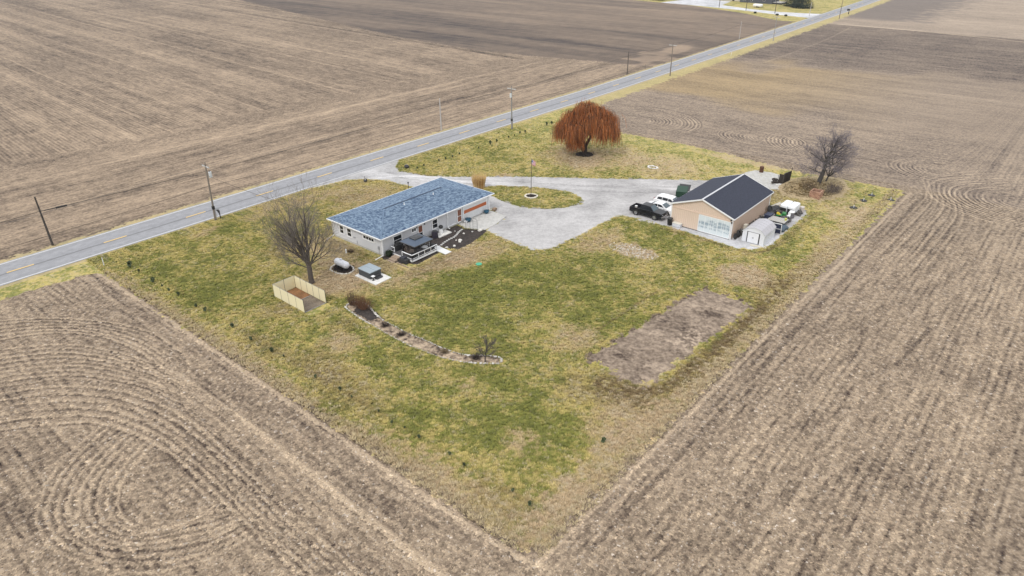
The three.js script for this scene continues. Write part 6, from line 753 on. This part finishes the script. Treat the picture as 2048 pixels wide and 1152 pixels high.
// ---------------------------------------------------------------- along the road: posts, mailbox, lamps, flag
{
  const mb = thing('mailbox', 'black roadside mailbox on a post beside the near utility pole', 'mailbox', [27.6, 0, 4.6]); new MB(mb).box(0.12, 1.15, 0.12, 27.6, 0.57, 4.6).bar([27.6, 0.7, 4.6], [27.6, 1.1, 4.1], 0.05).build('post', M.black, mb); new MB(mb).add(new THREE.CapsuleGeometry(0.12, 0.5, 4, 10).rotateX(Math.PI / 2), new THREE.Matrix4().setPosition(27.6, 1.3, 4.3)).box(0.24, 0.14, 0.6, 27.6, 1.24, 4.3).build('box', M.black, mb); new MB(mb).box(0.02, 0.2, 0.06, 27.74, 1.38, 4.2).build('flag', M.dark, mb);
  const m2 = thing('mailbox', 'black mailbox on the far stretch of road by the field', 'mailbox', [351.5, 0, 0.3]); new MB(m2).box(0.3, 1.3, 0.3, 351.5, 0.65, 0.3).build('post', M.black, m2); new MB(m2).rbox(0.7, 0.8, 1.2, 351.5, 1.9, 0, 0.1).build('box', M.black, m2);
  const mk = (x, z, l, mat = M.white) => { const t = thing('marker_post', l, 'marker post', [x, 0, z]); new MB(t).box(0.1, 1.3, 0.06, x, 0.65, z, 0.04).build('post', mat, t); new MB(t).box(0.11, 0.12, 0.07, x, 1.28, z + 0.03).build('cap', std([0.3, 0.2, 0.1], 0.6), t); };
  mk(9.1, 7.7, 'white marker post at the lawn corner by the road'); mk(210.9, 4.9, 'white marker post on the far grass verge'); mk(174, -6.2, 'short dark post by the pale bare patch across the road', M.pole);
  const lp = thing('yard_lamp', 'thin black yard lamp post left of the house roof by the drive', 'lamp post', [54.8, 0, 17.5]); new MB(lp).cyl(0.05, 0.04, 1.1, 54.8, 0.55, 17.5, 8).build('post', M.black, lp); new MB(lp).cyl(0.09, 0.13, 0.26, 54.8, 1.22, 17.5, 6).cyl(0.15, 0.02, 0.1, 54.8, 1.4, 17.5, 6).build('lantern', M.black, lp);
  const bo = thing('driveway_boulder', 'dark boulder with a small white plate at the left side of the drive mouth', 'boulder', [52.8, 0, 8.5]); new MB(bo).rock(0.42, 52.8, 0.2, 8.5, 7, 1, 0.9, 0.8).build('stone', M.dark, bo); new MB(bo).box(0.2, 0.2, 0.03, 52.62, 0.42, 8.75).build('plate', M.white, bo); new MB(bo).bar([52.8, 0.4, 8.4], [52.8, 0.95, 8.4], 0.03).build('stake', M.black, bo);
  const b3 = thing('driveway_boulder', 'dark boulder with a pale top at the right side of the drive mouth', 'boulder', [62.5, 0, 8.6]); new MB(b3).rock(0.5, 62.5, 0.22, 8.6, 9, 1, 0.8, 0.8).build('stone', M.dark, b3); new MB(b3).rock(0.3, 62.6, 0.5, 8.4, 12, 1, 0.5, 0.8).build('pale_top', M.concpale, b3);
  const fp = thing('flagpole', 'tall thin flagpole in a ring of stones on the grass island', 'flagpole', [65.7, 0, 35.5]); new MB(fp).cyl(0.055, 0.03, 6.4, 65.7, 3.2, 35.5, 10).build('pole', M.darksteel, fp); new MB(fp).sph(0.08, 65.7, 6.45, 35.5).build('finial', std([0.5, 0.42, 0.2], 0.3, { metalness: 0.8 }), fp);
  const fl = thing('flag', 'small striped red, white and blue flag hanging from the flagpole', 'flag', [65.7, 5.4, 35.5]);
  const flagTex = makeTex(128, (u, v, c) => { const st = Math.floor(v * 13) % 2 === 0, can = u < 0.42 && v > 0.46, star = can && (Math.floor(u * 30) + Math.floor(v * 22)) % 2 === 0 && vnp(u * 60, v * 60, 60) > 0.45; const k = star ? [0.75, 0.75, 0.78] : can ? [0.035, 0.045, 0.15] : st ? [0.5, 0.06, 0.08] : [0.72, 0.72, 0.75]; for (let i = 0; i < 3; i++) c[i] = k[i]; });
  const fg = new THREE.PlaneGeometry(1.0, 0.85, 14, 8), fp2 = fg.attributes.position; for (let i = 0; i < fp2.count; i++) { const s = fp2.getX(i) / 1.0 + 0.5, y = fp2.getY(i); fp2.setXYZ(i, s * 0.62, y - s * 0.25 - s * s * 0.15, Math.sin(s * 7 + y * 2) * 0.09); } fg.computeVertexNormals(); const fm = new THREE.Mesh(fg, std([1, 1, 1], 0.8, { map: flagTex, side: THREE.DoubleSide })); fm.name = 'cloth'; fm.rotation.y = -0.7; fm.position.set(0.05, 0.42, 0.03); fm.castShadow = true; fl.add(fm); new MB(fl).bar([65.7, 5.85, 35.5], [65.76, 6.25, 35.5], 0.008, 0.008, 4).build('halyard', M.white, fl);
}
// ---------------------------------------------------------------- utility poles and wires
const POLE = {};
function utilityPole(key, x, z, h, o) {
  const t = thing('utility_pole', o.label, 'utility pole', [x, 0, z]), lx = o.lean?.[0] ?? 0, lz = o.lean?.[1] ?? 0, at = (y) => [x + lx * y / h, y, z + lz * y / h];
  new MB(t).bar(at(-0.1), at(h), 0.16, 0.1, 10).build('pole', o.mat ?? M.pole, t);
  if (o.arm) { const [ax, ay, az] = at(h - 0.45), w = o.arm, pale = std([0.5, 0.5, 0.49], 0.8); new MB(t).beam([ax, ay, az - w], [ax, ay, az + w], 0.11, 0.13).build('crossarm', o.armMat ?? pale, t); for (const k of [-0.95, -0.45, 0.45, 0.95]) new MB(t).cyl(0.05, 0.04, 0.16, ax, ay + 0.14, az + w * k, 8).build('insulator', std([0.2, 0.2, 0.21], 0.4), t); new MB(t).cyl(0.05, 0.05, 0.2, ...at(h + 0.08), 8).build('pole_top_pin', M.darksteel, t); }
  if (o.can) { const [ax, ay, az] = at(h - 1.75); new MB(t).cyl(0.24, 0.24, 0.82, ax + o.can, ay, az + 0.12, 16).build('transformer', std([0.55, 0.58, 0.6], 0.5), t); new MB(t).cyl(0.04, 0.03, 0.25, ax + o.can, ay + 0.52, az + 0.12, 8).build('bushing', M.darksteel, t); }
  if (o.box) { const [ax, ay, az] = at(2); new MB(t).box(0.34, 0.5, 0.34, ax, ay, az).build('meter_box', M.black, t); new MB(t).bar([ax + 0.17, 0, az + 0.1], [ax + 0.17, 1.8, az + 0.1], 0.04).build('conduit', M.steel, t); }
  POLE[key] = at; return t;
}
{
  utilityPole('s0', 26.8, 4.5, 8.8, { label: 'brown utility pole with a white crossarm and grey transformer beside the mailbox', arm: 1.0, can: 0.42, box: true, lean: [0.5, -0.35] });
  utilityPole('s1', 95.3, 6.4, 9.0, { label: 'grey utility pole with a white transformer left of the willow', arm: 1.2, can: -0.42, box: true, mat: std([0.22, 0.215, 0.205], 0.9), lean: [0.35, -0.3] });
  utilityPole('s2', 168.6, 5.2, 8.9, { label: 'thin utility pole with a crossarm on the verge beyond the willow', arm: 1.2, lean: [0.3, -0.2] });
  utilityPole('s3', 250.2, 3.7, 8.8, { label: 'thin distant utility pole on the field side of the road, before the far drive', arm: 1.2, mat: std([0.3, 0.29, 0.28], 0.9) });
  utilityPole('s4', 331, 2.4, 9.2, { label: 'distant utility pole on the field side near the far mailbox', arm: 1.2 });
  utilityPole('n0', 7.2, -4.8, 7.3, { label: 'dark bare utility pole across the road at the left edge', lean: [-0.1, -0.1], mat: std([0.055, 0.047, 0.04], 0.9) });
  utilityPole('n1', 84.7, -4.8, 6.9, { label: 'pale grey utility pole across the road above the house', mat: std([0.42, 0.4, 0.38], 0.9) });
  utilityPole('n2', 162.5, -5.6, 6.5, { label: 'dark utility pole across the road before the pale bare patch', mat: std([0.1, 0.085, 0.075], 0.9) });
  utilityPole('n3', 247.1, -8.2, 6.2, { label: 'pale distant utility pole across the road in the bare field', mat: std([0.4, 0.37, 0.35], 0.9) });
  utilityPole('f0', 331.4, -11.2, 6.3, { label: 'pale pole at the mouth of the far white drive', mat: std([0.45, 0.43, 0.4], 0.9) });
  utilityPole('f1', 332.8, -28, 7.8, { label: 'dark pole on the far drive edge in front of the deck of the grey house', mat: std([0.05, 0.045, 0.04], 0.9) });
  utilityPole('f2', 336.3, -44, 7.8, { label: 'dark pole on the far drive edge beside the white trailer', mat: std([0.06, 0.05, 0.045], 0.9) });
  utilityPole('f3', 340.4, -60.2, 7.8, { label: 'dark pole on the far drive edge furthest from the road', mat: std([0.06, 0.05, 0.045], 0.9) });
  const wire = (name, label, a, b, sag, r, mat) => { const t = thing(name, label, 'cable', a), P = []; for (let i = 0; i <= 24; i++) { const s = i / 24; P.push(V(lerp(a[0], b[0], s), lerp(a[1], b[1], s) - 4 * sag * s * (1 - s), lerp(a[2], b[2], s)).sub(V(...a))); } const m = new THREE.Mesh(new THREE.TubeGeometry(new THREE.CatmullRomCurve3(P), 48, r, 5), mat); m.name = 'wire'; m.castShadow = m.receiveShadow = true; t.add(m); };
  const dk = std([0.03, 0.026, 0.024], 0.7), g = std([0.16, 0.15, 0.145], 0.6);
  const T = (k, y) => { const p = POLE[k](y); return p; };
  const nl = T('n0', 5.2), spans = [[[-75, 5.4, -4.8], nl], [nl, T('n1', 5.4)], [T('n1', 5.4), T('n2', 5.3)], [T('n2', 5.3), T('n3', 5.2)]];
  ['telephone cable leaving the left edge from the dark pole across the road', 'telephone cable between the dark left pole and the pale grey pole', 'telephone cable from the pale pole to the dark pole by the bare patch', 'faint telephone cable over the bare field to the pale distant pole'].forEach((l, i) => wire('telephone_cable', l, spans[i][0], spans[i][1], 0.7, 0.032, dk));
  const sp = thing('cable_splice', 'thick black splice sleeve on the cable beside the dark left pole', 'cable splice', [7.8, 5.2, -4.8]); new MB(sp).bar([7.7, 5.18, -4.8], [10.4, 5.08, -4.8], 0.07, 0.07, 8).bar([9.1, 5.13, -4.8], [10.5, 5.08, -4.8], 0.13, 0.13, 10).build('sleeve', M.black, sp); new MB(sp).bar([7.0, 5.2, -4.8], [7.7, 5.18, -4.8], 0.04, 0.04, 6).build('strand', M.black, sp);
  const S = ['s0', 's1', 's2', 's3', 's4'], hs = [8.8, 9, 8.9, 8.8, 9.2];
  const names = ['off the left edge to the mailbox pole', 'from the mailbox pole to the willow pole', 'from the willow pole to the verge pole', 'from the verge pole to the distant pole', 'between the two most distant poles'];
  for (let i = 0; i < 5; i++) { const a = i ? POLE[S[i - 1]] : (y) => [-55, y, 4.5], b = POLE[S[i]], ha = i ? hs[i - 1] : 8.8; wire('power_line', 'upper power line ' + names[i], a(ha - 0.3), b(hs[i] - 0.3), 0.8, 0.014, g); wire('power_line', 'lower neutral line ' + names[i], a(5.4), b(5.4), 0.7, 0.026, dk); }
  wire('service_drop', 'service cable from the transformer pole down to the house', T('s0', 7), [35, 3.0, 24.2], 0.5, 0.02, dk);
}
// ---------------------------------------------------------------- the neighbours at the top of the view
{
  const h = thing('grey_house', 'distant dark blue-grey house with a cream garage wing beyond the far drive', 'house', [378, 0, -58]); const wl = std([0.075, 0.082, 0.1], 0.8);
  new MB(h).box(10, 5, 18, 377, 2.5, -54).build('wall', wl, h); const rf = new MB(h).ext(new THREE.Shape([[-6, 0], [6, 0], [0, 3]].map((a) => new THREE.Vector2(...a))), 19, new THREE.Matrix4().setPosition(377, 5, -63.5)).build('roof', std([0.06, 0.06, 0.065], 0.9), h); new MB(h).box(8, 3.2, 15, 379, 1.6, -71).build('garage_wing', std([0.5, 0.47, 0.4], 0.7), h); new MB(h).ext(new THREE.Shape([[-5, 0], [5, 0], [0, 2.4]].map((a) => new THREE.Vector2(...a))), 15.6, new THREE.Matrix4().setPosition(379, 3.2, -78.8)).build('wing_roof', std([0.06, 0.06, 0.065], 0.9), h);
  for (const [y, z] of [[1.6, -60.5], [1.6, -56.5], [1.9, -49.5], [4, -58]]) { const w = new MB(h).box(0.1, 1.5, 1.2, 371.96, y, z).build('window', M.white, h); new MB(h).box(0.08, 1.3, 1.0, 371.9, y, z).build('pane', M.glass, w); } new MB(h).box(0.12, 2.2, 1.2, 374.95, 1.1, -68).build('door', M.dark, h);
  const w2 = new MB(h).box(1.0, 1.4, 0.1, 377, 1.8, -44.96).build('window', M.white, h); new MB(h).box(0.8, 1.2, 0.08, 377, 1.8, -44.9).build('pane', M.glass, w2);
  const dk = thing('distant_deck', 'low dark deck with pale boards at the side of the distant grey house', 'deck', [378, 0, -42]); for (let i = 0; i < 8; i++) new MB(dk).box(0.9, 0.1, 5, 373 + i * 1.0, 0.8, -42.4).build('deck_board', M.greywood, dk); new MB(dk).box(8.4, 0.7, 0.2, 376.5, 0.4, -40).box(0.2, 0.7, 5, 372.4, 0.4, -42.4).build('skirt', M.dark, dk); for (let i = 0; i < 5; i++) new MB(dk).box(0.15, 1.2, 0.15, 372.8 + i * 1.9, 1.4, -40).build('post', M.dark, dk);
  const wt = thing('white_trailer', 'low white covered trailer in front of the distant grey house', 'trailer', [351, 0, -44.8]); new MB(wt).rbox(2.4, 1.3, 4.6, 352.2, 1.1, -44.6, 0.45).build('cover', std([0.74, 0.75, 0.76], 0.5), wt); for (const s of [-1, 1]) new MB(wt).add(new THREE.TorusGeometry(0.3, 0.12, 8, 14).rotateY(Math.PI / 2), new THREE.Matrix4().setPosition(352.2 + s * 1.1, 0.4, -44.6)).build('tyre', M.rubber, wt); new MB(wt).bar([352.2, 0.5, -42.4], [352.2, 0.4, -41], 0.07).build('tongue', M.darksteel, wt);
  const spruce = (x, z, h, r, seed, label) => { const t = thing('spruce_tree', label, 'tree', [x, 0, z]), q = rng(seed), pos = [], col = []; new MB(t).cyl(0.35, 0.05, h, x, h / 2, z, 8).build('trunk', std([0.06, 0.045, 0.035], 0.9), t); for (let i = 0; i < 5200; i++) { const y = Math.pow(q(), 1.25), rr = r * (1 - y) * (0.45 + 0.6 * Math.sqrt(q())) * (0.85 + 0.3 * vn(y * 22, 3)), a = q() * 6.283, L = 0.35 + 0.5 * q(), w = 0.16, bx = Math.cos(a) * rr, bz = Math.sin(a) * rr, by = 0.2 + y * h; pos.push(bx - Math.sin(a) * w, by + 0.1, bz + Math.cos(a) * w, bx + Math.sin(a) * w, by + 0.1, bz - Math.cos(a) * w, bx + Math.cos(a) * L, by - 0.3 * q() - 0.12, bz + Math.sin(a) * L); const k = 0.6 + 0.7 * q(); for (let m = 0; m < 3; m++) col.push(0.014 * k, 0.028 * k, 0.018 * k); } const g = new THREE.BufferGeometry(); g.setAttribute('position', new THREE.Float32BufferAttribute(pos, 3)); g.setAttribute('color', new THREE.Float32BufferAttribute(col, 3)); g.computeVertexNormals(); const m = new THREE.Mesh(g, std([1, 1, 1], 0.9, { vertexColors: true, side: THREE.DoubleSide })); m.name = 'crown'; m.castShadow = m.receiveShadow = true; t.add(m); };
  spruce(365, -26.5, 14, 5.4, 3, 'big dark spruce beside the far drive'); spruce(370, -32.5, 15, 5.2, 6, 'dark spruce standing behind and left of the big spruce'); spruce(356, -104, 9, 4, 9, 'dark evergreen at the top edge left of the far parking area');
  const lr = [[328.4, -36], [326.5, -24.5], [325.6, -20]]; lr.forEach(([x, z], i) => { const t = thing('roadside_shrub', ['low dark bush on the field side of the far drive, furthest from the road', 'low dark bush on the field side of the far drive, middle one', 'low dark bush on the field side of the far drive, nearest the road'][i], 'bush', [x, 0, z]); leafBall(t, x, 0.35, z, 0.8, 260, 30 + i, [0.04, 0.045, 0.025], 0.6, 0.2); });
}
// ---------------------------------------------------------------- what nobody could count: grass tufts, corn litter, stones
function scatterStuff(name, label, geo, mat, n, seed, place, castShadow = true) {
  const m = new THREE.InstancedMesh(geo, mat, n), q = rng(seed), X = new THREE.Matrix4(), c = new THREE.Color(), P = { x: 0, y: 0, z: 0, ry: 0, rx: 0, sx: 1, sy: 1, sz: 1, c }, e = new THREE.Euler(), Q = new THREE.Quaternion(), S = V(1, 1, 1), T = V(0, 0, 0); let k = 0, guard = 0;
  while (k < n && guard++ < n * 12) { if (!place(q, P)) continue; e.set(P.rx, P.ry, 0); X.compose(T.set(P.x, P.y, P.z), Q.setFromEuler(e), S.set(P.sx, P.sy, P.sz)); m.setMatrixAt(k, X); m.setColorAt(k, c); k++; }
  m.count = k; m.name = name; m.userData = { label, category: name.replace(/_/g, ' '), kind: 'stuff' }; m.castShadow = castShadow; m.receiveShadow = true; scene.add(m);
}
{
  const tuft = new THREE.BufferGeometry(), p = [], q0 = rng(2); for (let i = 0; i < 7; i++) { const a = q0() * 6.283, r = 0.05 + 0.1 * q0(), x = Math.cos(a) * r * 0.6, z = Math.sin(a) * r * 0.6, ox = Math.cos(a) * 0.1, oz = Math.sin(a) * 0.1, wx = -Math.sin(a) * 0.03, wz = Math.cos(a) * 0.03; p.push(x - wx, 0, z - wz, x + wx, 0, z + wz, x + ox, 0.09 + 0.05 * q0(), z + oz); } tuft.setAttribute('position', new THREE.Float32BufferAttribute(p, 3)); tuft.computeVertexNormals(); { const nn = tuft.attributes.normal; for (let i = 0; i < nn.count; i++) nn.setXYZ(i, nn.getX(i) * 0.3, 0.95, nn.getZ(i) * 0.3); }
  const px = [0, 0, 0], matte = std([1, 1, 1], 1, { side: THREE.DoubleSide });
  scatterStuff('grass', 'short winter grass, green and straw coloured, all over the lawn', tuft, matte, 230000, 12, (q, P) => { const u = q(); P.x = 8.2 + u * 99.5 * (0.35 + 0.65 * q()); P.z = 4 + q() * 78; if (landKind(P.x, P.z) !== 1 || (P.x > 34 && P.x < 57 && P.z > 23 && P.z < 40 && (P.z < 35 || P.x < 41.7)) || (P.x > 18.7 && P.x < 31.4 && P.z > 32.7 && P.z < 40.3 && (P.x < 22 || (P.x > 28.4 && P.z > 35.9)))) return false; landColor(P.x, P.z, px); const k = 0.9 + 0.42 * q(), s = 0.5 + 0.8 * q(); P.y = -0.02; P.ry = q() * 6.3; P.sx = P.sz = s * 1.2; P.sy = s; P.c.setRGB(px[0] / 255, px[1] / 255, px[2] / 255, THREE.SRGBColorSpace).multiplyScalar(k); return true; });
  const flake = new THREE.BufferGeometry(); flake.setAttribute('position', new THREE.Float32BufferAttribute([-0.5, 0, -0.5, 0, 0.35, 0, -0.5, 0, 0.5, -0.5, 0, 0.5, 0, 0.35, 0, 0.5, 0, 0.5, 0.5, 0, 0.5, 0, 0.35, 0, 0.5, 0, -0.5, 0.5, 0, -0.5, 0, 0.35, 0, -0.5, 0, -0.5], 3)); flake.computeVertexNormals();
  scatterStuff('crop_litter', 'pale corn stalk litter and clods lying over the tilled field around the lot', flake, matte, 260000, 14, (q, P) => { P.x = -20 + q() * 110; P.z = 8 + q() * 98; if (P.x > 60 && P.z < 84) return false; const dx = P.x + 18, dz = 102 - P.z; if (q() > 1.5 - Math.hypot(dx, dz) / 90) return false; if (landKind(P.x, P.z) !== 0) return false; landColor(P.x, P.z, px); const k = 0.55 + 1.0 * q(), s = 0.07 + 0.14 * q() * q(); P.y = landHeight(P.x, P.z, 0) - 0.005; P.ry = q() * 6.3; P.sx = s * (0.7 + 2.2 * q() * q()); P.sz = s; P.sy = s * (0.4 + 0.8 * q()); P.c.setRGB(px[0] / 255, px[1] / 255, px[2] / 255, THREE.SRGBColorSpace).multiplyScalar(k); return true; });
  const peb = new THREE.IcosahedronGeometry(1, 0);
  scatterStuff('rubble_stones', 'spread of pale broken stone in the worn lawn patch right of the gravel drive', peb, std([1, 1, 1], 0.9), 420, 15, (q, P) => { const a = q() * 6.28, r = Math.sqrt(q()); P.x = 57.9 + Math.cos(a) * r * 1.9; P.z = 59.8 + Math.sin(a) * r * 3.8; if (q() < r * 0.7) return false; const s = 0.05 + 0.12 * q() * q(); P.sx = s * 1.2; P.sz = s; P.sy = s * 0.6; P.y = s * 0.2; P.ry = q() * 6; P.rx = 0; P.c.setRGB(0.45, 0.41, 0.35).multiplyScalar(0.8 + 0.5 * q()); return true; });
  scatterStuff('dry_weeds', 'tan dry weeds and tussocks on the earth mound and the lawn margins', tuft, matte, 7000, 16, (q, P) => { if (q() < 0.6) { P.x = 93 + q() * 14; P.z = 66.5 + q() * 8.5; } else if (q() < 0.5) { P.x = 9 + q() * 98; P.z = 80.6 + q() * 1.4; } else { P.x = 8.3 + q() * q() * 2.4; P.z = 10 + q() * 70; } const x = P.x - 100, z = P.z - 70.6; const r1 = Math.hypot((x + 2.4) / 3.2, (z + 1.9) / 2.4), r2 = Math.hypot((x + 0.2) / 6.6, (z - 0.3) / 4.2), h = 1.5 * Math.exp(-r1 * r1 * 1.1) + 0.75 * Math.exp(-r2 * r2 * 1.4) - 0.16; if (P.x > 92 && P.z < 76 && h < 0.05 + 0.3 * q()) return false; P.y = Math.max(-0.02, h * (0.8 + 0.4 * vn(x * 0.9 + 7, z * 0.9)) - 0.03); const s = 0.7 + 0.9 * q(); P.sx = P.sz = s * 1.3; P.sy = s * 1.1; P.ry = q() * 6; P.c.setRGB(0.4, 0.32, 0.19).multiplyScalar(0.6 + 0.7 * q()); return true; });
}
renderer.render(scene, camera);
